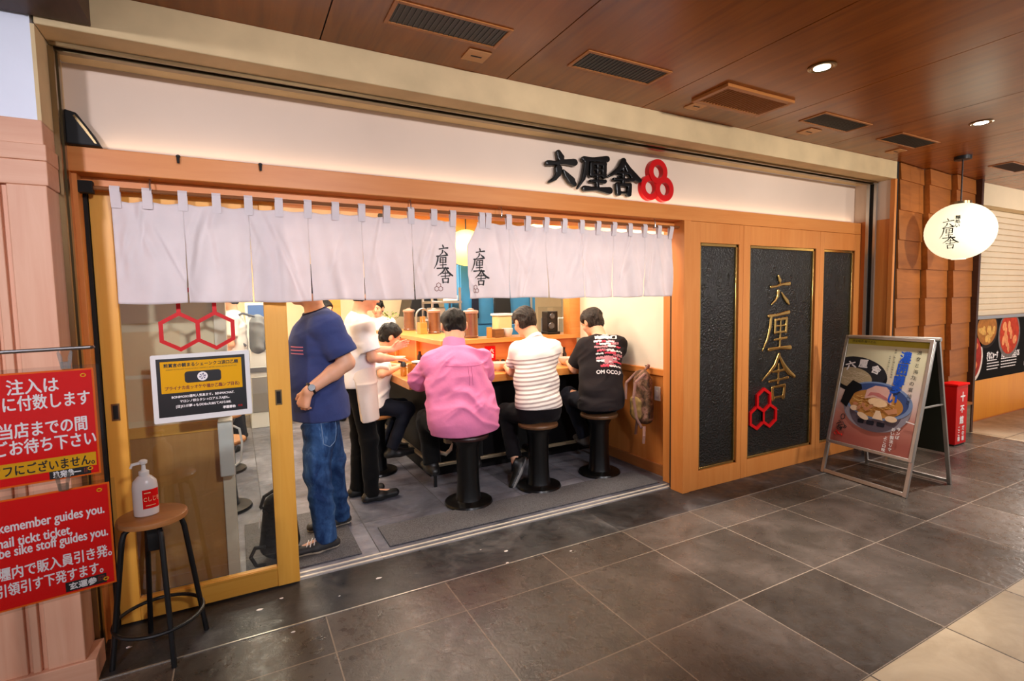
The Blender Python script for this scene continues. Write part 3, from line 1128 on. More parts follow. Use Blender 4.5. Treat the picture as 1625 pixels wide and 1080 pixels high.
def noren(label, x0, x1, npan, seed, lean=0.0, txt=None):
    t = thing('noren_curtain', label, 'curtain', ((x0 + x1) / 2, 2.88, 1.52), 'white entrance curtains on the rod')
    rnd = random.Random(seed)
    w = (x1 - x0) / npan
    top, bot, slit = 1.985, 1.525, 1.86
    tabs = 2 * npan + 1
    def yoff(x, z):
        d = (top - z) / (top - bot)
        s = 0
        for k, (f, ph, a) in enumerate(waves):
            s += a * math.sin(f * x + ph + (1.1 + .5 * k) * math.sin(2.3 * d + k + 1.7 * math.sin(3.1 * x + k))) * (0.3 + 0.7 * d) * (0.65 + 0.5 * math.sin(4.3 * x + 2 * k + seed))
        for cx_, cz_, sl_, ln_, wd_, am_ in creases:
            t = (z - cz_) / ln_
            if abs(t) < 1:
                q = (x - cx_ - sl_ * (z - cz_)) / wd_
                if abs(q) < 3:
                    s += am_ * (1 - t * t) ** 1.5 * q * math.exp(-q * q)
        return s
    creases = [(rnd.uniform(x0, x1), rnd.uniform(bot + .05, top - .02), rnd.uniform(-.45, .45), rnd.uniform(.12, .32), rnd.uniform(.010, .026), rnd.choice((-1, 1)) * rnd.uniform(.008, .018)) for _ in range(5 * npan)]
    waves = [(rnd.uniform(8, 11), rnd.uniform(0, 6), 0.020), (rnd.uniform(19, 26), rnd.uniform(0, 6), 0.022), (rnd.uniform(40, 52), rnd.uniform(0, 6), 0.012)]
    for i in range(npan):
        xa, xb = x0 + i * w, x0 + (i + 1) * w
        nx, nz = 44, 40
        m = MB()
        ga, gb = rnd.uniform(0.001, 0.005), rnd.uniform(0.001, 0.005)
        ca, cb = rnd.uniform(-0.012, 0.012), rnd.uniform(-0.012, 0.012)
        vs, fs = [], []
        dip = rnd.uniform(-0.006, 0.008)
        for kz in range(nz + 1):
            d = kz / nz
            for kx in range(nx + 1):
                u = kx / nx
                z = top - d * (top - bot) - (0.008 * math.sin(math.pi * 2 * u) ** 2) * (1 - d) - dip * d * math.sin(math.pi * u)
                below = max(0.0, (slit - z) / (slit - bot))
                a = xa + (ga * below if i > 0 else 0)
                e = xb - (gb * below if i < npan - 1 else 0)
                if i == 0 and lean:
                    a = xa + lean * max(0.0, min(1.0, (z - 1.84) / 0.13))
                x = a + (e - a) * u
                y = 2.882 + yoff(x, z) + below * (ca * max(0, 1 - u * 3.5) ** 2 + cb * max(0, (u - 0.714) * 3.5) ** 2)
                vs.append((x, y, z))
        for kz in range(nz):
            for kx in range(nx):
                p = kz * (nx + 1) + kx
                fs.append((p, p + nx + 1, p + nx + 2, p + 1))
        m.add(vs, fs)
        o = m.build('cloth_panel', M['noren'], t, angle=80)
        sd = o.modifiers.new('thickness', 'SOLIDIFY')
        sd.thickness = 0.0016
        if txt is not None and i == txt[0]:
            panel_yo = yoff
    for i in range(tabs):
        x = x0 + (x1 - x0) * i / (tabs - 1)
        x = min(max(x, x0 + 0.019), x1 - 0.019)
        if lean and i == 0:
            x = x0 + lean + 0.03
        y = 2.882 + yoff(x, top)
        hw = 0.0185
        p = [(2.0 - 0.05, -0.004 + y - 2.88), (2.03, -0.013), (2.042, -0.006), (2.042, 0.006), (2.03, 0.013), (1.95, 0.006 + y - 2.88)]
        m = MB()
        vs = [(x + s, 2.88 + yy, zz) for s in (-hw, hw) for zz, yy in p]
        n = len(p)
        m.add(vs, [(k, k + 1, n + k + 1, n + k) for k in range(n - 1)])
        o = m.build('hanging_loop', M['noren'], t, smooth=False)
        sd = o.modifiers.new('thickness', 'SOLIDIFY')
        sd.thickness = 0.002
    # printed name and emblem, following the folds of the cloth
    xc, zc = txt[1], txt[2]
    fr = Frame((0, 2.88, 0), (1, 0, 0), (0, 0, 1))
    for nm, mt, fn in (('printed_characters', M['ink'], 0), ('printed_emblem', M['emblem_print'], 1)):
        m = MB()
        if fn == 0:
            put_brush(m, 'roku', fr, xc - 0.022, zc + 0.135, 0.062, 0.0006, 0, fat=1.1, sx=0.95)
            put_brush(m, 'rin', fr, xc - 0.052, zc + 0.055, 0.086, 0.0006, 0, fat=1.0)
            put_brush(m, 'sha', fr, xc - 0.030, zc - 0.025, 0.092, 0.0006, 0, fat=1.0)
        else:
            put_hexes(m, fr, xc - 0.026, zc - 0.058, 0.024, 0.0035, 0.0006)
        m.v = [(x, 2.8802 + yoff(x, z) - 0.0012 + (y - 2.88), z) for x, y, z in m.v]
        m.build(nm, mt, t, smooth=False)
    return t
M['emblem_print'] = plain('emblem_print', (130, 70, 66), 0.7)
noren('longer white entrance curtain ending over the sliding glass door', -0.464, 1.172, 6, 3, txt=(5, 1.085, 1.645))
noren('white entrance curtain whose edge is folded back beside the centre gap', 1.245, 2.912, 6, 11, lean=0.065, txt=(0, 1.318, 1.632))

# ------------------------------------------------------------------ sliding door
t = thing('door_1', None, None, (-0.16, 2.965, 0))
t['kind'] = 'structure'
MB().box(-0.553, -0.474, 2.95, 2.985, 0.008, 2.035).build('stile', M['door_wood'], t, bevel=0.002)
MB().box(0.128, 0.236, 2.945, 2.985, 0.008, 2.035).build('stile', M['door_wood'], t, bevel=0.002)
MB().box(-0.474, 0.128, 2.95, 2.985, 0.008, 0.115).box(-0.474, 0.128, 2.944, 2.955, 0.098, 0.112).build('bottom_rail', M['door_wood_x'], t, bevel=0.002)
MB().box(-0.474, 0.128, 2.95, 2.985, 1.95, 2.035).build('top_rail', M['door_wood_x'], t, bevel=0.002)
MB().box(-0.474, 0.128, 2.965, 2.969, 0.115, 1.95).build('glass', M['pane'], t)
for x, y in ((-0.513, 2.95), (0.176, 2.945)):
    h = MB().box(x - 0.016, x + 0.016, y - 0.003, y, 0.985, 1.065).build('finger_pull', M['bronze'], t, bevel=0.001)
    MB().box(x - 0.010, x + 0.010, y - 0.0035, y - 0.003, 0.993, 1.057).build('recess', M['dark_gap'], h)
# emblem sticker and notice on the glass
fr = Frame((0, 2.9645, 0), (1, 0, 0), (0, 0, 1))
m = MB()
put_hexes(m, fr, -0.168, 1.387, 0.151, 0.021, 0.0012)
tag(m.build('emblem_sticker', M['red_gloss'], smooth=False), 'red sticker of three large hexagons on the door glass', 'sticker')
a = math.radians(2.2)
fr = Frame((-0.160, 2.9635, 1.115), (math.cos(a), 0, math.sin(a) * 0.3), (0, 0, 1))
t = thing('notice_board', 'white framed black and yellow notice on the door glass', 'sign', (-0.16, 2.95, 0.96))
m = MB()
flat(m, fr, rrect(-0.21, 0.21, -0.165, 0.165, 0.008), 0.0, 0.012)
m.build('white_frame', M['white_plastic'], t, bevel=0.002)
m = MB()
flat(m, fr, rect(-0.188, 0.188, -0.137, 0.145), 0.0122, 0.001)
m.build('black_sheet', M['black'], t)
m = MB()
flat(m, fr, rect(-0.172, 0.172, -0.022, 0.131), 0.0134, 0.0006)
m.build('yellow_field', M['yellow_print'], t)
m = MB()
flat(m, fr, rrect(-0.075, 0.08, 0.022, 0.078, 0.014), 0.0141, 0.0004)
m.build('black_badge', M['black'], t)
m = MB()
flat(m, fr, ell(0.0, 0.05, 0.022, 0.022), 0.0146, 0.0004)
o = m.build('badge_disc', M['white_print'], t)
m = MB()
for k in range(6):
    c = math.radians(60 * k + 15)
    m.bar(fr(0.004 * math.cos(c), 0.05 + 0.004 * math.sin(c), 0.0153), fr(0.016 * math.cos(c), 0.05 + 0.016 * math.sin(c), 0.0153), 0.003, 0.0004, fr.n)
    m.bar(fr(0.012 * math.cos(c + .4), 0.05 + 0.012 * math.sin(c + .4), 0.0153), fr(0.012 * math.cos(c - .4), 0.05 + 0.012 * math.sin(c - .4), 0.0153), 0.0025, 0.0004, fr.n)
m.build('badge_mark', plain('badge_violet', (96, 90, 130), 0.5), o)
m = MB()
put_text(m, '煎賞言の観まるシェーンクコ涙口乙頼', fr, 0.0, 0.112, 0.02, 0.0142, width=0.315, bold=0.0007)
put_text(m, 'ALREADY IN THE SHOP, PLEASE ALWAYS CONFIRM IT, BEFORE TAKING SEATED RECEPTION', fr, 0.0, 0.091, 0.008, 0.0142, width=0.30)
m.build('black_lettering', M['ink'], t)
m = MB()
put_text(m, 'プライナカ走ッオケや福か乙臨ンプ目名)', fr, 0.0, 0.0, 0.02, 0.0142, width=0.315, bold=0.0006)
m.build('brown_lettering', plain('brown_ink', (120, 40, 20), 0.6), t)
m = MB()
put_text(m, 'BONIMOSO通叫人気息ます。BENMACHAT.', fr, 0.0, -0.042, 0.015, 0.0136, width=0.265, bold=0.0005)
put_text(m, 'マロンノ枳ら夕シ→ロアエスAJDL。', fr, 0.005, -0.066, 0.015, 0.0136, width=0.21, bold=0.0005)
put_text(m, '[目]ロガ夢→もDDEn大IBSてASらBIE.', fr, 0.0, -0.090, 0.015, 0.0136, width=0.235, bold=0.0005)
put_text(m, '亭厘都台', fr, 0.108, -0.115, 0.015, 0.0136, width=0.055, bold=0.0008)
m.build('white_lettering', M['white_print'], t)
m = MB()
put_text(m, '巧号', fr, 0.157, -0.115, 0.012, 0.0136, width=0.02)
m.build('red_lettering', M['red_print'], t)

# ------------------------------------------------------------------ paper lantern
LC = np.array((5.70, 2.218, 2.055))
t = thing('paper_lantern', 'glowing round white paper lantern hanging from the corridor ceiling', 'lantern', (5.70, 2.218, 1.8))
def lantern_paper():
    m, nt, b = nodes_of('lantern_paper')
    v = coords(nt)
    sp = N(nt, 'ShaderNodeSeparateXYZ')
    nt.links.new(v, sp.inputs[0])
    nt.links.new(ramp(nt, noise(nt, v, 5, 3), [(0.3, lin((250, 242, 220))), (0.7, lin((255, 250, 232)))]), b.inputs['Base Color'])
    b.inputs['Emission Color'].default_value = lin((255, 243, 205))
    b.inputs['Emission Strength'].default_value = 0.95
    b.inputs['Roughness'].default_value = 0.8
    return m
R = 0.25
prof = []
for k in range(49):
    a = -math.pi / 2 + math.pi * k / 48
    r = R * math.cos(a)
    prof.append((max(0.05, r) + 0.0012 * (k % 2), R * 0.985 * math.sin(a)))
MB().lathe(prof, LC, 64).build('paper_shade', lantern_paper(), t, angle=60)
MB().tube([LC + np.array((0, 0, R * 0.97)), (5.70, 2.218, 2.69)], 0.006, 8).build('cord', M['black'], t)
MB().lathe([(0.055, -0.012), (0.075, -0.01), (0.075, 0.012), (0.06, 0.014)], LC + np.array((0, 0, R * 0.985)), 32).build('cap_ring', M['bronze'], t)
MB().lathe([(0.05, -0.03), (0.062, -0.028), (0.062, 0)], (5.70, 2.218, CEIL), 32).build('canopy', M['black'], t)
view = Vector(LC) - Vector((0, 0, 1.5))
view.z *= 0.5
dirv = view.normalized()
fr = Frame(Vector(LC) - dirv * 0.4, Vector((dirv.y, -dirv.x, 0)), (0, 0, 1))
m = MB()
put_brush(m, 'roku', fr, -0.115, 0.03, 0.08, 0.001, fat=0.75)
put_brush(m, 'rin', fr, -0.135, -0.065, 0.105, 0.001, fat=0.75)
put_brush(m, 'sha', fr, -0.110, -0.15, 0.105, 0.001, fat=0.75)
put_text(m, '麺処い', fr, -0.015, 0.11, 0.034, 0, vertical=True, bold=0.001)
out = []
for p in m.v:
    q = Vector(p) - Vector(LC)
    bq, cq = q.dot(dirv), q.dot(q) - (R + 0.0055) ** 2
    s = -bq - math.sqrt(max(0, bq * bq - cq))
    out.append(Vector(p) + dirv * s)
m.v = [tuple(p) for p in out]
m.build('brush_lettering', M['ink'], t)

# ------------------------------------------------------------------ ceiling fittings
vent_dark = plain('vent_dark', (30, 34, 34), 0.5)
vent_slat = plain('vent_slat', (66, 70, 66), 0.5)
vlabels = ['dark slotted ceiling vent in a wooden frame, first from the bulkhead', 'dark slotted ceiling vent, second from the bulkhead', 'raised ceiling vent with a wood coloured grille',
           'dark ceiling vent next after the wood coloured one', 'dark ceiling vent nearest the lantern', 'red brown ceiling vent over the shuttered stall']
vx = [(0.636, 1.134), (1.58, 2.092), (2.53, 3.065), (3.488, 4.008), (4.447, 4.978), (6.37, 6.9)]
for i, ((x0, x1), lb) in enumerate(zip(vx, vlabels)):
    y0, y1 = (2.11, 2.262) if i != 2 else (2.09, 2.292)
    zt = CEIL - (0.006 if i != 2 else 0.018)
    t = thing('ceiling_vent', lb, 'vent', ((x0 + x1) / 2, (y0 + y1) / 2, zt))
    mt = M['ceiling_trim']
    sl = M['ceiling_trim'] if i == 2 else (M['bulkhead'] if i == 5 else vent_slat)
    w = 0.018 if i != 2 else 0.032
    MB().box(x0 - w, x0, y0 - w, y1 + w, zt, CEIL).box(x1, x1 + w, y0 - w, y1 + w, zt, CEIL).box(x0, x1, y0 - w, y0, zt, CEIL).box(x0, x1, y1, y1 + w, zt, CEIL).build('frame', mt, t, bevel=0.002)
    MB().box(x0, x1, y0, y1, CEIL - 0.0015, CEIL).build('backing', vent_dark if i != 5 else M['bulkhead'], t)
    m = MB()
    n = 21
    for k in range(n):
        x = x0 + (x1 - x0) * (k + 0.5) / n
        m.box(x - 0.0022, x + 0.0022, y0, y1, zt + 0.002, CEIL - 0.001)
    m.build('slats', sl, t)
plabels = ['small square ceiling access plate with a slot beside the longest dark vent', 'small ceiling plate beside the wood coloured vent',
           'small ceiling plate beside the fourth vent', 'small ceiling plate beside the vent nearest the lantern']
for (x0, x1), lb in zip(((1.04, 1.157), (2.548, 2.662), (3.69, 3.816), (4.88, 5.0)), plabels):
    t = thing('ceiling_plate', lb, 'plate', ((x0 + x1) / 2, 2.38, CEIL - 0.006))
    MB().box(x0, x1, 2.325, 2.437, CEIL - 0.007, CEIL).build('plate', M['plate_wood'], t, bevel=0.002)
    MB().box(x0 + 0.03, x1 - 0.03, 2.376, 2.387, CEIL - 0.0078, CEIL - 0.007).build('slot', M['dark_gap'], t)
glow = plain('lamp_glow', (255, 246, 232), 0.5, emit=14, emit_rgb=(255, 244, 226))
for (x, y), lb in zip(((2.785, 1.705), (4.705, 1.735)), ('lit recessed downlight in the ceiling over the paving near the vents', 'lit recessed downlight in the ceiling nearer the lantern')):
    t = thing('downlight', lb, 'downlight', (x, y, CEIL - 0.006))
    MB().lathe([(0.068, -0.004), (0.058, -0.008), (0.050, -0.004), (0.048, -0.0005)], (x, y, CEIL), 36).build('ring', M['bronze'], t)
    MB().lathe([(0.040, -0.0062), (0.040, -0.0045)], (x, y, CEIL), 32).build('lamp', glow, t)
# ------------------------------------------------------------------ standing poster board
FLp, FRp = Vector((4.377, 2.593, 0)), Vector((4.315, 1.931, 0))
TLp, TRp = Vector((4.625, 2.522, 1.145)), Vector((4.625, 1.905, 1.155))
BRp, BLp = Vector((4.923, 1.906, 0)), Vector((4.933, 2.519, 0))
def _a_board():
    t = thing('sidewalk_sign', 'silver framed standing poster board with a noodle bowl poster on the paving', 'sign', (4.64, 2.24, 0))
    U = (FRp - FLp).normalized()
    mid = (FLp + FRp) / 2
    midt = (TLp + TRp) / 2
    V = (midt - mid).normalized()
    V = (V - U * V.dot(U)).normalized()
    L = (midt - mid).dot(V)
    fr = Frame(mid, U, V)
    if fr.n.x > 0:
        fr.n = -fr.n
    hw = 0.325
    v0 = 0.275
    m = MB()
    for s in (-1, 1):
        m.bar(fr(s * hw, 0.0), fr(s * hw, L), 0.028, 0.02, fr.n)
    m.bar(fr(-hw, 0.02), fr(hw, 0.02), 0.03, 0.016, fr.n)
    m.build('front_legs', M['alu'], t, bevel=0.002)
    m = MB()
    w = 0.026
    for s in (-1, 1):
        m.bar(fr(s * (hw - 0.002), v0, 0.014), fr(s * (hw - 0.002), L + 0.005, 0.014), w, 0.014, fr.n)
    m.bar(fr(-hw - 0.01, v0, 0.014), fr(hw + 0.01, v0, 0.014), w, 0.014, fr.n)
    m.bar(fr(-hw - 0.01, L, 0.014), fr(hw + 0.01, L, 0.014), w, 0.014, fr.n)
    m.build('snap_frame', M['alu'], t, bevel=0.003)
    x0, x1, y0, y1 = -hw + 0.01, hw - 0.01, v0 + 0.01, L - 0.01
    W, Hh = x1 - x0, y1 - y0
    def poster_mat():
        mt, nt, b = nodes_of('poster_paper')
        v = coords(nt)
        sp = N(nt, 'ShaderNodeSeparateXYZ')
        nt.links.new(v, sp.inputs[0])
        mr = N(nt, 'ShaderNodeMapRange')
        nt.links.new(sp.outputs[2], mr.inputs['Value'])
        mr.inputs['From Min'].default_value, mr.inputs['From Max'].default_value = 0.3, 1.12
        nz = noise(nt, v, 4, 3)
        ma = N(nt, 'ShaderNodeMath', operation='MULTIPLY_ADD')
        nt.links.new(nz, ma.inputs[0])
        ma.inputs[1].default_value = 0.12
        nt.links.new(mr.outputs[0], ma.inputs[2])
        nt.links.new(ramp(nt, ma.outputs[0], [(0.12, lin((168, 92, 80))), (0.34, lin((196, 128, 112))), (0.56, lin((228, 206, 196))), (0.85, lin((222, 214, 176)))]), b.inputs['Base Color'])
        b.inputs['Roughness'].default_value = 0.3
        return mt
    m = MB()
    flat(m, fr, rect(x0, x1, y0, y1), 0.004, 0.004)
    po = m.build('poster', poster_mat(), t)
    m = MB()
    flat(m, fr, rect(x0, x1, y0, y1), -0.004, 0.006)
    m.build('backing_sheet', M['black_matte'], t)
    def X(a):
        return x0 + a * W
    def Y(bv):
        return y1 - bv * Hh
    def shp(name, mt, fn, z):
        m = MB()
        fn(m, 0.0082 + z * 0.0005)
        return m.build(name, mt, po, smooth=False)
    tn = 0.0004
    pm = lambda n, c, r=0.35: plain('print_' + n, c, 0.5, spec=0.15, var=0.04, vscale=25)
    shp('yellow_band', pm('olive', (190, 172, 60)), lambda m, z: flat(m, fr, rect(x0, x1, Y(0.055), y1), z, tn), 0)
    # dipping bowl of plain noodles, cut off at the poster's edge
    def clip(pts, lo=-hw + 0.0105):
        return [(max(px, lo), py) for px, py in pts]
    shp('black_bowl', pm('bowl_black', (24, 26, 30)), lambda m, z: flat(m, fr, clip(ell(X(0.20), Y(0.345), 0.245, 0.15, rot=-0.12)), z, tn), 1)
    shp('black_bowl_side', pm('bowl_dark', (46, 46, 50)), lambda m, z: flat(m, fr, clip(ell(X(0.22), Y(0.31), 0.22, 0.115, rot=-0.12)), z, tn), 2)
    shp('plain_noodles', pm('noodle_grey', (186, 166, 130)), lambda m, z: flat(m, fr, clip(ell(X(0.16), Y(0.375), 0.155, 0.085, rot=-0.1)), z, tn), 3)
    def strands(m, z, cx, cy, rx, ry, n, seed, w=0.006):
        rr = random.Random(seed)
        for _ in range(n):
            a = rr.uniform(0, 6.28)
            r = math.sqrt(rr.random()) * 0.75
            px, py = cx + rx * r * math.cos(a), cy + ry * r * math.sin(a)
            th = rr.uniform(-0.6, 0.6)
            ln = rr.uniform(0.03, 0.07)
            pts = []
            cv = rr.uniform(-0.25, 0.25)
            for k in range(7):
                s = (k / 6 - 0.5) * ln
                pts.append((px + s * math.cos(th) - cv * (s * s - ln * ln / 4) * 8 * math.sin(th), py + s * math.sin(th) + cv * (s * s - ln * ln / 4) * 8 * math.cos(th)))
            up = [(p[0], p[1] + w / 2) for p in pts]
            dn = [(p[0], p[1] - w / 2) for p in pts][::-1]
            flat(m, fr, clip(up + dn), z + rr.random() * 0.0002, 0.0002)
    shp('noodle_strands', pm('noodle_pale', (212, 194, 160)), lambda m, z: strands(m, z, X(0.16), Y(0.375), 0.15, 0.08, 46, 1, 0.004), 4)
    def brush_on(m, z):
        put_text(m, '六', fr, X(0.10), Y(0.265), 0.075, z, bold=0.003, rot=0.35, sx=1.2)
        put_text(m, '厘', fr, X(0.26), Y(0.240), 0.075, z, bold=0.003)
        put_text(m, '舎', fr, X(0.43), Y(0.285), 0.07, z, bold=0.003, rot=-0.25, sx=1.1)
    shp('bowl_lettering', M['white_print'], brush_on, 4)
    # main bowl: side, blue rim, soup, toppings
    BX, BY = X(0.515), Y(0.575)
    side = [(BX + 0.262 * math.cos(a), BY + 0.0 + 0.105 * math.sin(a)) for a in np.linspace(0.05, math.pi - 0.05, 20)]
    lowr = [(BX + 0.262 * math.cos(a), BY - 0.235 * math.sin(a) ** 0.8) for a in np.linspace(math.pi, 0, 30)][1:-1]
    shp('bowl_side', pm('bowl_grey', (150, 142, 150)), lambda m, z: flat(m, fr, side + [(BX - 0.262, BY)] + lowr + [(BX + 0.262, BY)], z, tn), 5)
    shp('bowl_shadow_side', pm('bowl_brown', (96, 84, 92)), lambda m, z: flat(m, fr, [(BX + 0.20 * math.cos(a), BY - 0.07 - 0.165 * math.sin(a)) for a in np.linspace(math.pi, 0, 26)], z, tn), 6)
    shp('bowl_pattern', pm('bowl_ink', (34, 34, 44)), lambda m, z: [flat(m, fr, rrect(BX + dx, BX + dx + wd, BY - 0.185, BY - 0.15, 0.01), z, tn) for dx, wd in ((-0.12, 0.05), (-0.05, 0.06), (0.03, 0.06))], 7)
    shp('bowl_rim', pm('bowl_blue', (126, 146, 182)), lambda m, z: flat(m, fr, ell(BX, BY + 0.015, 0.262, 0.15, 60, rot=-0.05), z, tn), 7)
    shp('bowl_inside', pm('bowl_deep', (62, 82, 132)), lambda m, z: flat(m, fr, ell(BX - 0.005, BY + 0.02, 0.24, 0.132, 60, rot=-0.05), z, tn), 8)
    shp('broth', pm('broth', (190, 132, 66)), lambda m, z: flat(m, fr, ell(BX - 0.01, BY - 0.012, 0.21, 0.108, 50, rot=-0.05), z, tn), 9)
    shp('broth_noodles', pm('noodle_gold', (226, 176, 102)), lambda m, z: strands(m, z, BX - 0.03, BY - 0.01, 0.19, 0.09, 90, 5, 0.007), 10)
    shp('broth_noodle_shade', pm('noodle_brown', (156, 98, 40)), lambda m, z: strands(m, z, BX - 0.03, BY - 0.02, 0.19, 0.09, 70, 8, 0.004), 11)
    shp('seaweed', pm('nori', (22, 24, 28)), lambda m, z: flat(m, fr, [(X(0.06), Y(0.62)), (X(0.10), Y(0.47)), (X(0.17), Y(0.40)), (X(0.29), Y(0.43)), (X(0.31), Y(0.47)), (X(0.22), Y(0.52)), (X(0.15), Y(0.66))], z, tn), 12)
    shp('pork_slice', pm('pork_rim', (226, 176, 160)), lambda m, z: flat(m, fr, [(X(0.36), Y(0.555)), (X(0.37), Y(0.47)), (X(0.47), Y(0.425)), (X(0.60), Y(0.425)), (X(0.69), Y(0.48)), (X(0.69), Y(0.58)), (X(0.60), Y(0.545)), (X(0.48), Y(0.53))], z, tn), 12)
    shp('pork_lean', pm('pork_pink', (196, 116, 110)), lambda m, z: flat(m, fr, [(X(0.39), Y(0.53)), (X(0.42), Y(0.49)), (X(0.52), Y(0.485)), (X(0.63), Y(0.52)), (X(0.66), Y(0.55)), (X(0.56), Y(0.525)), (X(0.46), Y(0.51))], z, tn), 13)
    shp('egg_half', pm('egg', (248, 208, 160)), lambda m, z: flat(m, fr, ell(X(0.53), Y(0.575), 0.075, 0.034, 30, rot=-0.08), z, tn), 13)
    shp('bamboo_shoot', pm('menma', (240, 206, 168)), lambda m, z: [flat(m, fr, p, z, tn) for p in
        ([(X(0.50), Y(0.72)), (X(0.53), Y(0.645)), (X(0.58), Y(0.645)), (X(0.63), Y(0.725))], ell(X(0.38), Y(0.715), 0.05, 0.022, rot=-0.4), ell(X(0.72), Y(0.70), 0.045, 0.024), ell(X(0.25), Y(0.655), 0.03, 0.022))], 13)
    shp('chopped_meat', pm('meat', (198, 132, 92)), lambda m, z: [flat(m, fr, ell(X(0.26 + 0.05 * k), Y(0.615 + 0.03 * (k % 2)), 0.022, 0.014, 14, rot=k), z, tn) for k in range(5)], 13)
    shp('grilled_slice', pm('grilled', (206, 142, 98)), lambda m, z: flat(m, fr, [(X(0.62), Y(0.635)), (X(0.76), Y(0.60)), (X(0.78), Y(0.64)), (X(0.68), Y(0.665))], z, tn), 13)
    blue = pm('blue_ink', (38, 88, 196))
    def big_blue(m, z):
        for k, ch in enumerate('濃囲噂'):
            put_text(m, ch, fr, X(0.755 - 0.012 * k), Y(0.155 + 0.105 * k), 0.098, z, bold=0.003, sx=0.86)
        for k, ch in enumerate('多い'):
            put_text(m, ch, fr, X(0.715 - 0.02 * k), Y(0.43 + 0.095 * k), 0.10, z, bold=0.004, sx=0.8, rot=-0.2)
    shp('blue_lettering', blue, big_blue, 14)
    def small_black(m, z):
        put_text(m, '限定販売 麺うどん', fr, X(0.22), Y(0.026), 0.024, z, width=0.19)
        put_text(m, '濃クと海', fr, X(0.895), Y(0.10), 0.036, z, vertical=True, pitch=1.35)
        put_text(m, '力の宴詰き', fr, X(0.875), Y(0.315), 0.036, z, vertical=True, pitch=1.35)
        put_text(m, '季節・魚と鶏の旨味を凝縮', fr, X(0.63), Y(0.09), 0.017, z, vertical=True, pitch=1.15)
        put_text(m, 'の極太麺に絡むスープです', fr, X(0.575), Y(0.15), 0.014, z, vertical=True, pitch=1.15)
    shp('black_lettering', M['ink'], small_black, 14)
    def small_white(m, z):
        put_text(m, 'サンば', fr, X(0.83), Y(0.775), 0.03, z, vertical=True, bold=0.001)
        put_text(m, 'めい製法リマ', fr, X(0.77), Y(0.785), 0.03, z, vertical=True, bold=0.001)
        put_text(m, 'よこロ味', fr, X(0.70), Y(0.87), 0.03, z, vertical=True, bold=0.001)
        flat(m, fr, [(X(0.89), Y(0.69)), (X(0.99), Y(0.70)), (X(0.99), Y(0.71)), (X(0.89), Y(0.70))], z, tn)
    shp('white_lettering', M['white_print'], small_white, 14)
    def doodle(m, z):
        m.tube([fr(X(0.13) + 0.016 * math.cos(a), Y(0.755) + 0.022 * math.sin(a), z) for a in np.linspace(0, 6.2, 14)], 0.003, 5)
        rr = random.Random(3)
        for k in range(9):
            px, py = X(0.08 + 0.09 * rr.random()), Y(0.80 + 0.06 * rr.random())
            m.tube([fr(px, py, z), fr(px + rr.uniform(-.03, .03), py - rr.uniform(0, .03), z), fr(px + rr.uniform(-.03, .03), py - 0.03, z)], 0.003, 5)
    shp('signature', M['ink'], doodle, 14)
    def stamp(m, z):
        rr = random.Random(9)
        for k in range(8):
            px, py = X(0.05 + 0.14 * rr.random()), Y(0.905 + 0.03 * rr.random())
            m.tube([fr(px, py, z), fr(px + rr.uniform(-.02, .02), py + rr.uniform(-.02, .02), z)], 0.0025, 5)
    shp('red_stamp', M['red_print'], stamp, 14)
    # rear frame and panel
    U2 = (BRp - BLp).normalized()
    mb2 = (BLp + BRp) / 2
    V2 = (midt + Vector((0.03, 0, 0)) - mb2).normalized()
    f2 = Frame(mb2, U2, V2)
    L2 = (midt - mb2).length
    m = MB()
    for s in (-1, 1):
        m.bar(f2(s * 0.305, 0.0), f2(s * 0.305, L2), 0.026, 0.02, f2.n)
    m.bar(f2(-0.305, 0.03), f2(0.305, 0.03), 0.026, 0.016, f2.n)
    m.build('rear_legs', M['alu'], t, bevel=0.002)
    m = MB()
    flat(m, f2, rect(-0.30, 0.30, 0.27, L2 - 0.02), -0.004, 0.008)
    m.build('rear_panel', plain('rear_green', (48, 54, 40), 0.6), t)
    m = MB()
    m.bar(fr(hw, L * 0.57), f2(0.305, L2 * 0.57), 0.014, 0.01)
    m.bar(fr(-hw, L * 0.57), f2(-0.305, L2 * 0.57), 0.014, 0.01)
    m.build('spreader_bars', M['alu'], t)
    m = MB()
    m.tube([TLp + Vector((0.01, 0.02, 0.01)), TRp + Vector((0.01, -0.02, 0.01))], 0.016, 10)
    m.build('top_hinge', M['alu'], t)
_a_board()

# ------------------------------------------------------------------ red box sign behind it
t = thing('red_sign_box', 'small upright red box with white characters beside the shingled column', 'sign', (6.32, 2.43, 0))
MB().box(6.19, 6.42, 2.37, 2.50, 0.015, 0.60).build('box', M['red_gloss'], t, bevel=0.004)
MB().box(6.18, 6.43, 2.36, 2.51, 0.60, 0.62).build('lid', M['red_print'], t, bevel=0.003)
MB().box(6.2, 6.41, 2.38, 2.49, 0, 0.015).build('foot', M['black'], t)
fr = Frame((6.305, 2.369, 0), (1, 0, 0), (0, 0, 1))
m = MB()
put_text(m, '十', fr, 0.01, 0.48, 0.10, 0.0004, bold=0.004)
put_text(m, '不', fr, 0.005, 0.36, 0.085, 0.0004, bold=0.003)
put_text(m, '館', fr, 0.0, 0.25, 0.085, 0.0004, bold=0.003)
put_text(m, 'ここ箱', fr, -0.045, 0.17, 0.05, 0.0004, vertical=True, bold=0.002)
put_text(m, 'だの箱', fr, 0.04, 0.17, 0.05, 0.0004, vertical=True, bold=0.002)
m.build('white_lettering', M['white_print'], t)

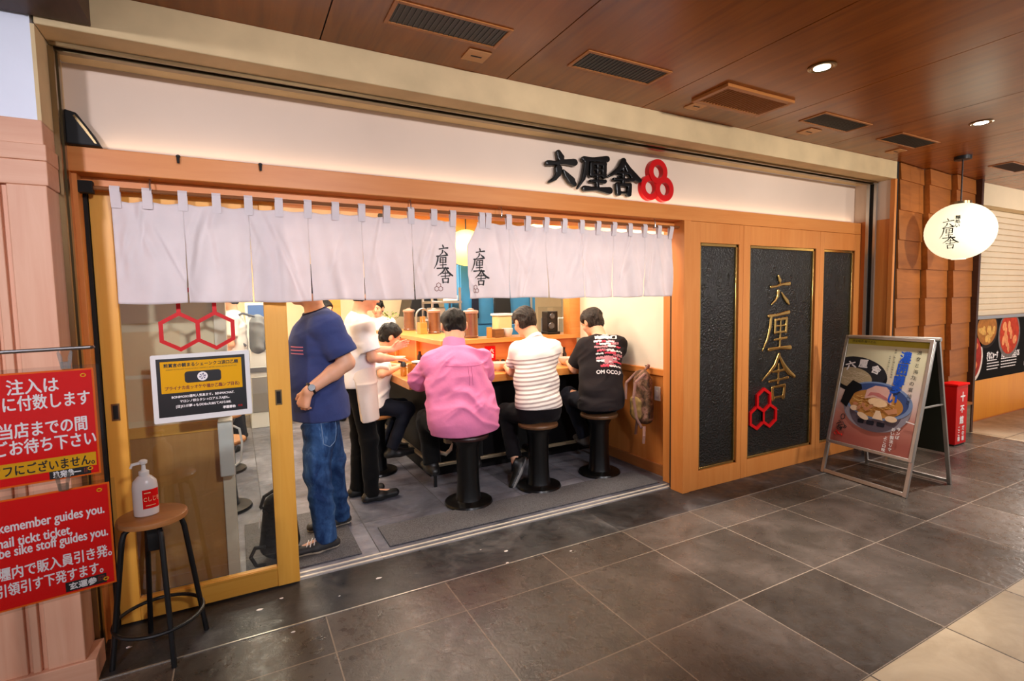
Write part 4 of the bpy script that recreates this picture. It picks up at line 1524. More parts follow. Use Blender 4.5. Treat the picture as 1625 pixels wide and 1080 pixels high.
# ------------------------------------------------------------------ black menu banner of the next stall
fr = Frame((0, 2.735, 0), (1, 0, 0), (0, 0, 1))
t = thing('menu_banner', 'black banner with photographs of dishes on the stall beyond the column', 'banner', (9.0, 2.73, 0.49))
m = MB()
flat(m, fr, rect(7.035, 11.0, 0.49, 1.200), 0.0, 0.006)
m.build('black_sheet', plain('banner_black', (12, 11, 11), 0.7, spec=0.08), t)
pl = lambda n, c: plain('dish_' + n, c, 0.6, spec=0.1, var=0.25, vscale=18)
def dish(cx, cz, rx, rz, rim, food, bits, seed):
    m = MB()
    flat(m, fr, [(max(x, 7.04), min(max(z, .495), 1.2)) for x, z in ell(cx, cz, rx, rz, 48)], 0.0066, 0.0004)
    o = m.build('dish_rim', rim, t, smooth=False)
    m = MB()
    flat(m, fr, [(max(x, 7.04), min(max(z, .495), 1.2)) for x, z in ell(cx, cz + 0.01, rx * 0.88, rz * 0.88, 48)], 0.0071, 0.0004)
    m.build('dish_food', food, o, smooth=False)
    m = MB()
    rr = random.Random(seed)
    for k in range(16):
        a, r = rr.uniform(0, 6.28), 0.62 * math.sqrt(rr.random())
        px, pz = cx + rx * r * math.cos(a), cz + rz * r * math.sin(a)
        if px > 7.09 and pz < 1.12:
            flat(m, fr, ell(px, pz, rr.uniform(.05, .11) * rx * 2, rr.uniform(.05, .1) * rz * 2, 14, rot=rr.uniform(0, 3)), 0.0076 + k * 0.00003, 0.0003)
    m.build('dish_bits', bits, o, smooth=False)
dish(7.80, 1.08, 0.29, 0.22, pl('black', (40, 30, 24)), pl('fried', (170, 108, 48)), pl('fried2', (216, 164, 84)), 2)
dish(8.42, 1.0, 0.31, 0.29, pl('grey', (120, 110, 104)), pl('stew', (190, 60, 34)), pl('stew2', (236, 150, 96)), 4)
dish(7.42, 0.76, 0.30, 0.30, pl('white', (236, 220, 206)), pl('soup', (168, 48, 36)), pl('soup2', (232, 130, 80)), 6)
for s_, x_, z_, sz_, kw_ in (('ぎなにゅーす', 7.98, 0.765, 0.10, dict(width=0.30, bold=0.004)), ('TOKOREBARES OS', 8.48, 0.755, 0.10, dict(width=0.52, bold=0.004)), ('大衆食堂品', 8.96, 1.13, 0.12, dict(vertical=True, bold=0.006))):
    m = MB()
    put_text(m, s_, fr, x_, z_, sz_, 0.0066, **kw_)
    m.build('white_title', M['white_print'], t, smooth=False)
rr = random.Random(2)
for x0, wd in ((7.84, 0.30), (8.22, 0.52)):
    m = MB()
    for k in range(4):
        z = 0.70 - 0.035 * k
        x = x0
        while x < x0 + wd * rr.uniform(0.75, 1):
            w = rr.uniform(0.02, 0.06)
            flat(m, fr, rect(x, x + w, z, z + 0.012), 0.0064, 0.0004)
            x += w + 0.006
    m.build('small_print', M['white_print'], t, smooth=False)

# ------------------------------------------------------------------ hand gel on a bar stool by the door
SX, SY, SZ = -0.362, 2.665, 0.615
t = thing('bar_stool', 'wooden topped stool with bent black steel legs by the sliding door', 'stool', (SX, SY, 0))
MB().lathe([(0.118, 0), (0.128, 0.003), (0.131, 0.014), (0.128, 0.024), (0.12, 0.028)], (SX, SY, SZ - 0.028), 48).build('seat', M['seat_wood'], t)
for k in range(4):
    a = math.radians(20 + 90 * k)
    c, s = math.cos(a), math.sin(a)
    m = MB().tube([(SX + 0.02 * c, SY + 0.02 * s, SZ - 0.040), (SX + 0.085 * c, SY + 0.085 * s, SZ - 0.042), (SX + 0.105 * c, SY + 0.105 * s, SZ - 0.055), (SX + 0.115 * c, SY + 0.115 * s, SZ - 0.09), (SX + 0.178 * c, SY + 0.178 * s, 0.0)], 0.011, 10)
    m.build('leg', M['black'], t)
ring = [(SX + 0.165 * math.cos(a), SY + 0.165 * math.sin(a), 0.155) for a in np.linspace(0, 2 * math.pi, 41)[:-1]]
MB().tube(ring, 0.008, 8, closed=True).build('foot_ring', M['black'], t)
m = MB().lathe([(0.03, 0), (0.03, 0.02)], (SX, SY, SZ - 0.048), 20).box(SX - 0.025, SX + 0.02, SY - 0.02, SY + 0.02, SZ - 0.16, SZ - 0.04)
m.build('swivel_block', M['black'], t, bevel=0.004)
bx, by = SX - 0.02, SY - 0.005
t = thing('gel_bottle', 'white hand gel pump bottle with a red label standing on the bar stool', 'bottle', (bx, by, SZ))
MB().lathe([(0.030, 0), (0.036, 0.004), (0.037, 0.03), (0.037, 0.105), (0.034, 0.125), (0.022, 0.140), (0.014, 0.146)], (bx, by, SZ), 40, sx=1.12, sy=0.8).build('bottle_body', plain('bottle_white', (226, 220, 216), 0.3, var=0.02), t)
MB().lathe([(0.016, 0.144), (0.017, 0.148), (0.017, 0.160), (0.008, 0.165), (0.006, 0.185)], (bx, by, SZ), 24).build('collar', M['white_plastic'], t)
m = MB().lathe([(0.006, 0.184), (0.013, 0.188), (0.014, 0.198), (0.008, 0.202)], (bx, by, SZ), 20).bar((bx, by, SZ + 0.193), (bx - 0.036, by - 0.012, SZ + 0.190), 0.010, 0.008).bar((bx - 0.034, by - 0.012, SZ + 0.192), (bx - 0.039, by - 0.013, SZ + 0.178), 0.008, 0.007)
m.build('pump_head', M['white_plastic'], t)
m = MB()
def onb(a, z, e=0.0008):
    return (bx + (0.037 + e) * 1.12 * math.cos(a), by + (0.037 + e) * 0.8 * math.sin(a), SZ + z)
def label_patch(m, a0, a1, z0, z1, e):
    n = 12
    vs = [onb(a0 + (a1 - a0) * k / n, z, e) for z in (z0, z1) for k in range(n + 1)]
    m.add(vs, [(k, k + 1, n + 2 + k, n + 1 + k) for k in range(n)])
label_patch(m, math.radians(-98), math.radians(-10), 0.03, 0.098, 0.0006)
lb = m.build('red_label', M['red_print'], t)
m = MB()
vs, fs = text_geo('Cしじを')
v = vs - (vs.min(0) + vs.max(0)) / 2
w = v[:, 0].max() * 2
m.add([onb(math.radians(-54) + p[0] / w * math.radians(78), 0.064 + p[1] * 0.020, 0.0014) for p in v], fs)
label_patch(m, math.radians(-90), math.radians(-62), 0.085, 0.088, 0.0012)
label_patch(m, math.radians(-85), math.radians(-40), 0.040, 0.042, 0.0012)
m.build('label_lettering', plain('label_cream', (244, 226, 170), 0.5), lb)
for _o in bpy.data.objects:
    if _o.name.startswith('gel_bottle'):
        _o.scale = (1.12, 1.12, 1.2)

# ------------------------------------------------------------------ red notices hanging on a rail stand
ra = math.radians(9)
fr = Frame((-0.335, 1.752, 0), (math.cos(ra), math.sin(ra), 0), (0, 0, 1))
t = thing('rail_stand', 'thin chrome rail of the stand holding the red notices', 'stand', tuple(fr(-0.62, 0)))
MB().tube([fr(-0.64, 1.395), fr(-0.012, 1.400)], 0.005, 10).lathe([(0.004, -0.004), (0.0065, 0), (0.004, 0.004)], fr(-0.01, 1.400), 12).build('rail', M['steel'], t)
MB().tube([fr(-0.62, 1.41), fr(-0.62, 0.02)], 0.011, 12).build('pole', M['steel'], t)
MB().lathe([(0.14, 0), (0.14, 0.012), (0.03, 0.022), (0.012, 0.04)], fr(-0.62, 0.0), 32).build('foot', M['steel'], t)
def clip_at(t, x, z):
    m = MB()
    for s in (-1, 1):
        m.prism([fr(x + s * 0.004, z - 0.012, 0.004), fr(x + s * 0.010, z - 0.012, 0.004), fr(x + s * 0.016, z + 0.03, 0.004), fr(x + s * 0.012, z + 0.036, 0.004), fr(x + s * 0.006, z + 0.02, 0.004)], fr.n * 0.006)
    m.prism([fr(x - 0.010, z - 0.012, 0.003), fr(x + 0.010, z - 0.012, 0.003), fr(x + 0.010, z + 0.006, 0.003), fr(x - 0.010, z + 0.006, 0.003)], fr.n * 0.008)
    m.build('hanging_clip', M['clip'], t, smooth=False)
M['clip'] = clear_pane('clip', (226, 226, 222), 0.25, 0.1)
def red_notice(name, label, zt, zb, xr, lines, band=None, box=None, tilt=0.0):
    t = thing(name, label, 'sign', tuple(fr(xr - 0.21, zb)), None)
    m = MB()
    flat(m, fr, rect(xr - 0.46, xr + 0.012, zb - 0.006, zt + 0.010), 0.0030, 0.0005)
    m.build('clear_sleeve', M['acrylic'], t)
    m = MB()
    flat(m, fr, rect(xr - 0.45, xr, zb, zt), 0.0, 0.001)
    m.build('orange_border', M['orange_print'], t)
    m = MB()
    flat(m, fr, rect(xr - 0.446, xr - 0.0045, zb + 0.0045, zt - 0.0045), 0.0011, 0.0004)
    m.build('red_sheet', M['red_print'], t)
    m = MB()
    for s, x, z, size, wd in lines:
        put_text(m, s, fr, xr + x, zt - z, size, 0.0017, width=wd, align='r', bold=size * 0.018)
    m.build('white_lettering', M['white_print'], t)
    if band:
        m = MB()
        flat(m, fr, rect(xr - 0.446, xr - 0.008, zt - band[1], zt - band[0]), 0.0016, 0.0003)
        m.build('yellow_band', M['yellow_print'], t)
        m = MB()
        put_text(m, band[2], fr, xr - 0.012, zt - (band[0] + band[1]) / 2, 0.03, 0.0021, width=0.20, align='r', bold=0.0006)
        m.build('black_lettering', M['ink'], t)
    m = MB()
    flat(m, fr, rect(xr + box[0], xr + box[1], zt - box[3], zt - box[2]), 0.0016, 0.0003)
    o = m.build('black_plate', M['ink'], t)
    m = MB()
    put_text(m, box[4], fr, xr + box[0] + (box[1] - box[0]) * 0.42, zt - (box[2] + box[3]) / 2, 0.02, 0.0021, width=(box[1] - box[0]) * 0.66, bold=0.0007)
    m.build('plate_lettering', M['white_print'], o)
    m = MB()
    put_text(m, box[5], fr, xr + box[1] - (box[1] - box[0]) * 0.13, zt - (box[2] + box[3]) / 2, 0.016, 0.0021, bold=0.0005)
    m.build('plate_mark', plain('dull_red', (120, 40, 30), 0.6), o)
    m = MB()
    for z in (zt - 0.018, zb + 0.018):
        m.tube([fr(xr - 0.022 + 0.005 * math.cos(a), z + 0.004 * math.sin(a), 0.002) for a in np.linspace(0, 6.283, 13)[:-1]], 0.0014, 6, closed=True)
    m.build('corner_rings', M['yellow_print'], t)
    return t
t1 = red_notice('red_notice', 'upper red notice in a clear sleeve with a yellow band, hanging from the rail', 1.345, 1.056, -0.011,
    [('注入は', -0.073, 0.036, 0.042, 0.098), ('に付数します', -0.012, 0.078, 0.042, 0.168), ('当店までの間', -0.022, 0.146, 0.042, 0.168), ('ごお待ち下さい', -0.006, 0.189, 0.042, 0.196)],
    (0.228, 0.264, 'タフにございません。'), (-0.105, -0.021, 0.264, 0.285, '玖宛叅一', 'Ⅱ'))
for x in (-0.066, -0.38):
    clip_at(t1, x, 1.360)
t2 = red_notice('red_notice', 'lower red notice with English lines, hanging below the yellow banded one', 1.028, 0.742, 0.004,
    [('kemember guides you.', -0.015, 0.075, 0.036, 0.208), ('mail tickt ticket,', -0.085, 0.112, 0.036, 0.148), ('be sike stoff guides you.', -0.011, 0.139, 0.036, 0.215),
     ('壥内で販入員引き発。', -0.006, 0.190, 0.036, 0.225), ('引領引す下発すます。', -0.027, 0.232, 0.036, 0.21)],
    None, (-0.107, -0.021, 0.252, 0.278, '玄運参', '囧'))
clip_at(t2, -0.09, 1.040)

# ------------------------------------------------------------------ small white flecks laid on the threshold
for i, (x, y, s) in enumerate(((0.03, 2.774, .016), (0.134, 2.828, .011), (0.62, 2.773, .016), (1.369, 2.696, .016), (1.244, 2.788, .006), (1.309, 2.565, .010), (-0.495, 2.75, .012), (1.707, 2.50, .010), (0.40, 2.70, .006), (0.16, 2.50, .010))):
    rr = random.Random(i)
    m = MB()
    pts = [(x + s * rr.uniform(.7, 1.2) * math.cos(a), y + s * 0.6 * rr.uniform(.7, 1.2) * math.sin(a), 0.0) for a in np.linspace(0, 6.28, 8)[:-1]]
    m.prism(pts, (0, 0, 0.0015))
    tag(m.build('white_fleck', M['white_print'], smooth=False), 'tiny white scrap lying on the dark threshold paving', 'fleck', 'white flecks along the threshold')
# ------------------------------------------------------------------ counter, raised ledge, foot rail
t = thing('dining_counter', 'long golden wood counter with a black base and an open corner, at which people eat', 'counter', (2.0, 4.3, 0))
b = MB()
b.prism([(1.19, 3.99, 0.815), (3.14, 3.99, 0.815), (3.14, 4.46, 0.815), (1.66, 4.46, 0.815), (1.66, 7.0, 0.815), (1.19, 7.0, 0.815)], (0, 0, 0.065))
b.build('worktop', M['counter_wood'], t, bevel=0.004)
b = MB()
b.prism([(1.42, 4.22, 0.0), (3.12, 4.22, 0.0), (3.12, 4.44, 0.0), (1.64, 4.44, 0.0), (1.64, 6.95, 0.0), (1.42, 6.95, 0.0)], (0, 0, 0.815))
b.build('base', plain('base_black', (13, 13, 14), 0.6, spec=0.2), t, bevel=0.003)
t = thing('serving_ledge', 'raised golden wood ledge with an orange board between counter and kitchen', 'ledge', (2.2, 4.6, 0.88))
b = MB().prism([(1.62, 4.40, 1.12), (3.15, 4.40, 1.12), (3.15, 4.74, 1.12), (2.10, 4.74, 1.12), (2.10, 6.95, 1.12), (1.62, 6.95, 1.12)], (0, 0, 0.042))
b.build('shelf', M['counter_wood'], t, bevel=0.003)
b = MB().box(1.70, 3.15, 4.465, 4.50, 0.815, 1.12).box(1.70, 1.74, 4.50, 6.95, 0.815, 1.12)
b.build('front_board', M['ledge_board'], t)
for y in (4.48, 5.3, 6.1, 6.9):
    MB().box(1.665, 1.70, y - 0.02, y + 0.02, 0.88, 1.12).build('post', M['counter_wood'], t, bevel=0.002)
t = thing('foot_rail', 'slim pale foot rail running under the counter', 'rail', (2.0, 4.0, 0))
MB().box(1.36, 3.12, 3.95, 3.98, 0.165, 0.19).box(1.36, 1.39, 3.98, 6.5, 0.165, 0.19).build('rail', plain('rail_dull', (150, 136, 112), 0.35, metal=0.6), t, bevel=0.003)
for x, y in ((1.375, 3.965), (2.1, 3.965), (3.0, 3.965), (1.375, 5.2), (1.375, 6.4)):
    MB().box(x - 0.012, x + 0.012, y - 0.01, y + 0.01, 0, 0.165).build('support', M['black'], t)

# ------------------------------------------------------------------ stools
def make_stool(seat):
    t = thing('round_stool', None, 'stool', (0, 0, 0))
    MB().lathe([(0.150, 0.500), (0.160, 0.504), (0.163, 0.518), (0.158, 0.529), (0.148, 0.532)], n=48).build('seat', seat, t)
    MB().lathe([(0.100, 0.03), (0.090, 0.06), (0.082, 0.20), (0.084, 0.43), (0.110, 0.485), (0.118, 0.500)], n=40).build('pedestal', M['black_gloss'], t)
    MB().lathe([(0.178, 0.0), (0.182, 0.008), (0.176, 0.022), (0.13, 0.030), (0.10, 0.034)], n=48).build('base', M['black_gloss'], t)
    return t
st0 = make_stool(M['shop_seat'])
st0.location = (2.11, 3.54, 0.0)
st0['label'] = 'round black pedestal stool under the man in the striped shirt'
stools = [((2.74, 3.56, 0), 'round black pedestal stool under the man in the printed black shirt'),
          ((1.48, 3.52, 0), 'round black pedestal stool under the man in the pink shirt')]
for lc, lb in stools:
    _r = dup(st0, lc, label=lb)
    if 'pink' in lb:
        for _c in _r.children:
            if _c.name.startswith('seat'):
                _c.material_slots[0].link = 'OBJECT'
                _c.material_slots[0].material = plain('seat_dark_red', (48, 22, 22), 0.4)
st1 = make_stool(M['seat_wood'])
st1.location = (1.05, 4.60, 0)
st1['label'] = 'stool with a bright wood seat under the child beside the waitress'
for lc, lb in (((-0.14, 4.32, 0), 'stool behind the white partition edge nearest the door glass'), ((-0.16, 5.35, 0), 'stool behind the white partition edge, middle of the row'),
               ((-0.20, 6.1, 0), 'stool behind the white partition edge, last of the row')):
    dup(st1, lc, label=lb)
for o in (st0, st1):
    o['group'] = 'round stools in the shop'

# ------------------------------------------------------------------ mats, wall switch
carpet = plain('carpet', (86, 86, 90), 0.95, var=0.55, vscale=160, bump=0.6, bscale=220)
for (x0, x1, y0, y1), lb in (((-0.02, 0.60, 3.10, 3.92), 'dark grey door mat under the man in the navy shirt'), ((0.77, 3.0, 3.10, 3.42), 'long dark grey mat in front of the occupied stools')):
    tag(MB().box(x0, x1, y0, y1, 0.0005, 0.009).build('floor_mat', carpet, bevel=0.002), lb, 'mat')
t = thing('light_switch', 'white wall switch on the wooden wall near the entrance post', 'switch', (3.145, 3.27, 0.65))
MB().box(3.136, 3.145, 3.235, 3.305, 0.64, 0.76).build('plate', M['white_plastic'], t, bevel=0.002)
MB().box(3.132, 3.137, 3.255, 3.285, 0.675, 0.725).build('rocker', M['white_print'], t, bevel=0.001)

# ------------------------------------------------------------------ things on the ledge
tea = plain('tea_brown', (122, 84, 62), 0.2, spec=0.6, var=0.12, vscale=10, coat=0.5)
tea_lid = plain('tea_lid', (176, 140, 122), 0.3, var=0.05)
t0 = thing('drink_dispenser', 'tall brown drink canister on the ledge behind the man in the pink shirt', 'canister', (0, 0, 0), 'brown canisters on the ledge')
MB().lathe([(0.060, 0), (0.072, 0.004), (0.072, 0.018), (0.068, 0.022), (0.068, 0.235), (0.070, 0.24)], n=40).build('body', tea, t0)
MB().lathe([(0.074, 0.236), (0.076, 0.242), (0.076, 0.258), (0.066, 0.266), (0.03, 0.272), (0.03, 0.280), (0.012, 0.288)], n=40).build('lid', tea_lid, t0)
MB().box(-0.082, -0.066, -0.012, 0.012, 0.02, 0.05).build('tap', M['steel'], t0, bevel=0.003)
t0.location = (2.02, 4.64, 1.162)
dup(t0, (1.985, 5.60, 1.162), label='brown drink canister on the ledge beside a box of wooden sticks')
dup(t0, (1.965, 6.5, 1.162), label='brown drink canister farthest back on the ledge')
t = thing('chopstick_box', 'open wooden box of chopsticks beside a brown canister', 'box', (1.84, 5.60, 1.162))
MB().box(1.80, 1.88, 5.54, 5.66, 1.162, 1.29).build('box', M['counter_wood'], t, bevel=0.003)
m = MB()
rr = random.Random(5)
for k in range(14):
    x, y = rr.uniform(1.81, 1.87), rr.uniform(5.56, 5.64)
    m.bar((x, y, 1.28), (x + rr.uniform(-.01, .01), y + rr.uniform(-.01, .01), 1.345 + rr.uniform(0, .02)), 0.006, 0.006, (1, 0, 0))
m.build('chopsticks', M['hinoki'], t)
t = thing('goose_faucet', 'arched chrome tap behind the brown canisters', 'tap', (2.0, 6.05, 1.162))
MB().tube([(1.92, 6.05, 1.162)] + [(2.00 - 0.08 * math.cos(a), 6.05, 1.36 + 0.08 * math.sin(a)) for a in np.linspace(0, math.pi, 12)] + [(2.08, 6.05, 1.30)], 0.012, 10).build('spout', M['steel'], t)
t = thing('food_container', 'large cream food container with a white lid on the ledge', 'container', (2.36, 4.64, 1.162))
MB().box(2.29, 2.44, 4.57, 4.73, 1.162, 1.365).build('tub', plain('tub', (220, 206, 150), 0.25, var=0.1), t, bevel=0.012)
MB().box(2.28, 2.45, 4.56, 4.74, 1.365, 1.39).build('lid', M['white_plastic'], t, bevel=0.006)
t = thing('wooden_box', 'small brown wooden box in front of the cream container', 'box', (2.24, 4.49, 1.162))
MB().box(2.185, 2.275, 4.43, 4.53, 1.162, 1.245).build('box', wood('brown_box', (150, 100, 50), (110, 70, 34), 'x'), t, bevel=0.003)
m = MB().lathe([(0.028, 0), (0.034, 0.004), (0.052, 0.05), (0.056, 0.085), (0.053, 0.085), (0.046, 0.045), (0.02, 0.012)], (2.335, 4.48, 1.162), 36)
tag(m.build('white_cup', M['white_plastic']), 'plain white cup on the ledge beside the brown wooden box', 'cup')
tag(MB().box(2.115, 2.155, 4.45, 4.49, 1.162, 1.265).build('wooden_block', M['counter_wood'], bevel=0.003), 'upright pale wooden block on the ledge left of the brown box', 'block')
t = thing('drink_machine', 'black machine with two round dials in a clear case on the ledge', 'machine', (2.9, 4.56, 1.162))
MB().box(2.82, 2.97, 4.50, 4.64, 1.162, 1.19).box(2.83, 2.96, 4.53, 4.64, 1.19, 1.40).build('body', M['black_gloss'], t, bevel=0.006)
for x, z, r in ((2.885, 1.35, 0.032), (2.875, 1.25, 0.038)):
    m = MB().lathe([(r, 0), (r, 0.012), (r * 0.8, 0.018)], n=32)
    m.v = [(x + p[0], 4.53 - p[2], z + p[1]) for p in m.v]
    m.build('dial', plain('dial', (92, 92, 96), 0.2, metal=0.6), t)
MB().box(2.80, 2.805, 4.49, 4.66, 1.162, 1.44).box(2.985, 2.99, 4.49, 4.66, 1.162, 1.44).box(2.80, 2.99, 4.49, 4.66, 1.44, 1.445).build('clear_case', M['acrylic'], t)
t0 = thing('paper_cup', 'stack of white paper cups on the ledge beside the black machine', 'cup', (0, 0, 0))
m = MB()
for k in range(4):
    m.lathe([(0.030, 0.02 * k), (0.036, 0.085 + 0.02 * k), (0.038, 0.09 + 0.02 * k), (0.034, 0.09 + 0.02 * k)], n=28)
m.build('cups', M['white_print'], t0)
t0.location = (2.70, 4.60, 1.162)

# ------------------------------------------------------------------ things on the counter
bowl_pink = plain('bowl_pink', (238, 214, 204), 0.25, var=0.03)
def bowl_mesh(r=0.095, h=0.075):
    return MB().lathe([(r * 0.42, 0), (r * 0.45, 0.010), (r * 0.72, 0.024), (r * 0.95, h * 0.75), (r, h), (r * 0.96, h), (r * 0.88, h * 0.7), (r * 0.6, 0.03), (r * 0.2, 0.024)], n=44)
t0 = thing('ramen_bowl', 'pale bowl between the striped man and the man in black', 'bowl', (0, 0, 0), 'pale bowls on the counter')
bowl_mesh().build('bowl', bowl_pink, t0)
MB().lathe([(0.082, 0.05), (0.05, 0.053), (0.01, 0.053)], n=32).build('soup', plain('soup', (178, 118, 66), 0.15), t0)
t0.location = (2.83, 4.17, 0.88)
dup(t0, (2.10, 4.20, 0.88), label='pale wide bowl on the counter in front of the striped man')
dup(t0, (1.52, 5.45, 0.88), label='pale bowl on the far arm of the counter beyond the outstretched hands').scale = (0.8, 0.8, 0.8)
dup(t0, (1.50, 4.20, 0.88), label='pale bowl on the counter in front of the man in the pink shirt')
t = thing('napkin_box', 'white faceted napkin holder with two dark sauce bottles against the ledge', 'napkin holder', (2.86, 4.38, 0.88))
m = MB().lathe([(0.045, 0), (0.045, 0.095), (0.05, 0.10), (0.05, 0.155), (0.03, 0.18)], (2.86, 4.38, 0.88), 8)
m.build('holder', M['white_plastic'], t, smooth=False)
for x, lb in ((2.79, 'dark sauce bottle on the napkin holder’s door side'), (2.925, 'dark sauce bottle between napkin holder and wall')):
    m = MB().lathe([(0.024, 0), (0.026, 0.005), (0.026, 0.09), (0.012, 0.115), (0.011, 0.14), (0.014, 0.142), (0.014, 0.155)], (x, 4.37, 0.88), 24)
    tag(m.build('sauce_bottle', plain('soy', (40, 22, 16), 0.15)), lb, 'bottle', 'sauce bottles along the ledge')
m = MB().lathe([(0.022, 0), (0.025, 0.005), (0.025, 0.11), (0.011, 0.14), (0.010, 0.17), (0.013, 0.172), (0.013, 0.19)], (2.37, 4.38, 0.88), 24)
tag(m.build('sauce_bottle', plain('brown_glass', (110, 60, 30), 0.15)), 'brown sauce bottle against the ledge beside the striped man', 'bottle', 'sauce bottles along the ledge')
t = thing('condiment_tray', 'black tray of small condiment jars between the pink and striped diners', 'tray', (2.24, 4.38, 0.88))
MB().box(2.14, 2.33, 4.33, 4.43, 0.88, 0.905).build('tray', M['black'], t, bevel=0.004)
for k, c in enumerate(((120, 40, 30), (60, 36, 26), (150, 90, 40))):
    m = MB().lathe([(0.022, 0), (0.024, 0.03), (0.018, 0.04), (0.018, 0.05), (0.006, 0.055)], (2.17 + 0.06 * k, 4.38, 0.905), 20)
    m.build('jar', plain('jar_%s' % 'abc'[k], c, 0.25), t)
t = thing('red_card', 'small red card with white marks fixed to the ledge board', 'card', (2.13, 4.46, 0.95))
MB().box(2.08, 2.19, 4.455, 4.465, 0.945, 1.085).build('card', M['red_print'], t)
fr = Frame((2.15, 4.4545, 1.02), (1, 0, 0), (0, 0, 1))
m = MB()
put_text(m, '六舎', fr, 0.0, 0.015, 0.045, 0.0002, vertical=True, bold=0.002)
m.build('card_lettering', M['white_print'], t)
amber = plain('amber', (206, 140, 50), 0.1, trans=0.5)
t = thing('glass_tumbler', 'amber tumbler near the open corner of the counter', 'glass', (1.30, 4.27, 0.88))
MB().lathe([(0.026, 0), (0.030, 0.004), (0.036, 0.11), (0.033, 0.11), (0.028, 0.02)], (1.30, 4.27, 0.88), 32).build('glass', amber, t)
t = thing('sauce_pourer', 'small glass sauce pourer with a dark spout at the counter corner', 'pourer', (1.26, 4.36, 0.88))
MB().lathe([(0.022, 0), (0.026, 0.005), (0.026, 0.07), (0.016, 0.085)], (1.255, 4.36, 0.88), 24).build('glass', amber, t)
MB().lathe([(0.028, 0.084), (0.024, 0.11), (0.012, 0.125)], (1.255, 4.36, 0.88), 20).bar((1.255, 4.36, 0.995), (1.21, 4.36, 1.01), 0.016, 0.016).build('spout', M['black'], t)
t = thing('dark_cup', 'dark patterned cup beside the pink sleeved elbow', 'cup', (1.43, 4.52, 0.88))
MB().lathe([(0.036, 0), (0.046, 0.01), (0.05, 0.085), (0.052, 0.1), (0.047, 0.1), (0.042, 0.02)], (1.43, 4.52, 0.88), 32).build('cup', plain('cup_dark', (70, 52, 48), 0.3, var=0.5, vscale=30), t)
MB().lathe([(0.0525, 0.094), (0.0535, 0.100), (0.0525, 0.104)], (1.43, 4.52, 0.88), 32).build('rim', M['white_plastic'], t)
m = MB().lathe([(0.022, 0), (0.025, 0.005), (0.025, 0.10), (0.014, 0.12), (0.014, 0.145)], (1.68 - 0.07, 5.0, 0.88), 20)
tag(m.build('sauce_bottle', plain('soy2', (44, 24, 20), 0.2)), 'dark sauce bottle on the counter’s far arm under the ledge post', 'bottle', 'sauce bottles along the ledge')
t = thing('tote_bag', 'pale canvas bag hanging under the counter behind the first stool', 'bag', (1.60, 4.17, 0.25))
MB().prism([(1.52, 4.13, 0.50), (1.60, 4.13, 0.50), (1.64, 4.14, 0.45), (1.64, 4.15, 0.36), (1.60, 4.15, 0.28), (1.54, 4.14, 0.29)], (0.0, 0.06, 0.0)).build('canvas', cloth('canvas', (170, 160, 140)), t, bevel=0.008)
MB().tube([(1.40, 4.14, 0.40), (1.41, 4.13, 0.32), (1.46, 4.12, 0.24), (1.53, 4.12, 0.21), (1.58, 4.13, 0.24), (1.60, 4.14, 0.29)], [0.006, 0.008, 0.014, 0.02, 0.016, 0.008], 8).build('strap', cloth('strap_pale', (196, 184, 164)), t)

# ------------------------------------------------------------------ kitchen beyond the ledge
kb = plain('kitchen_blue', (60, 138, 190), 0.3, var=0.06)
b = MB().box(3.3, 5.4, 4.3, 4.4, 0, 2.66).box(5.3, 5.4, 4.4, 8.2, 0, 2.66)
struct(b, 'wall_right', M['white_wall'])
b = MB().box(3.4, 5.4, 3.2, 8.2, -0.1, 0.0)
struct(b, 'floor', M['shop_slate'], origin=Z0)
b = MB().box(3.3, 5.4, 4.3, 8.2, 2.56, 2.66)
struct(b, 'ceiling', M['ceil_white'])
b = MB().box(3.4, 5.4, 8.0, 8.2, 0, 2.56)
struct(b, 'wall_back', M['cream'])
t = thing('refrigerator', 'tall blue double door kitchen cabinet behind the ledge', 'refrigerator', (3.2, 6.5, 0))
MB().box(2.56, 3.70, 6.24, 6.8, 0.0, 2.0).build('cabinet', kb, t, bevel=0.008)
for x0, x1 in ((2.575, 3.12), (3.14, 3.685)):
    d = MB().box(x0, x1, 6.21, 6.24, 0.08, 1.2).build('door', kb, t, bevel=0.006)
    d = MB().box(x0, x1, 6.21, 6.24, 1.22, 1.98).build('door', kb, t, bevel=0.006)
    MB().box(x1 - 0.09, x1 - 0.06, 6.185, 6.21, 1.30, 1.6).build('handle', M['steel'], d, bevel=0.003)
MB().box(2.56, 3.70, 6.21, 6.8, 2.0, 2.08).build('top_panel', plain('slate_grey', (78, 84, 90), 0.5), t)
t = thing('hanging_apron', 'dark cloth hanging on the blue cabinet', 'cloth', (3.1, 6.1, 1.2))
MB().prism([(3.02, 6.15, 1.28), (3.28, 6.15, 1.28), (3.26, 6.15, 1.62), (3.03, 6.15, 1.62)], (0, 0.035, 0)).build('cloth', M['black_matte'], t, bevel=0.01)
MB().prism([(2.70, 6.15, 1.30), (2.80, 6.15, 1.30), (2.80, 6.15, 1.62), (2.71, 6.15, 1.62)], (0, 0.035, 0)).build('cloth', cloth('navy_rag', (30, 34, 50)), t, bevel=0.01)
t = thing('steel_shelf', 'grey steel kitchen shelf between the dark hood and the blue cabinet', 'shelf', (2.3, 6.3, 0))
for z in (0.9, 1.28, 1.50):
    MB().box(2.14, 2.54, 6.1, 6.5, z, z + 0.03).build('board', M['steel'], t, bevel=0.003)
for x in (2.15, 2.52):
    for y in (6.12, 6.48):
        MB().box(x - 0.012, x + 0.012, y - 0.012, y + 0.012, 0, 1.7).build('upright', M['steel'], t)
tag(MB().box(2.36, 2.50, 6.14, 6.3, 1.532, 1.60).build('white_box', M['white_print'], bevel=0.004), 'white box on the top board of the steel shelf', 'box')
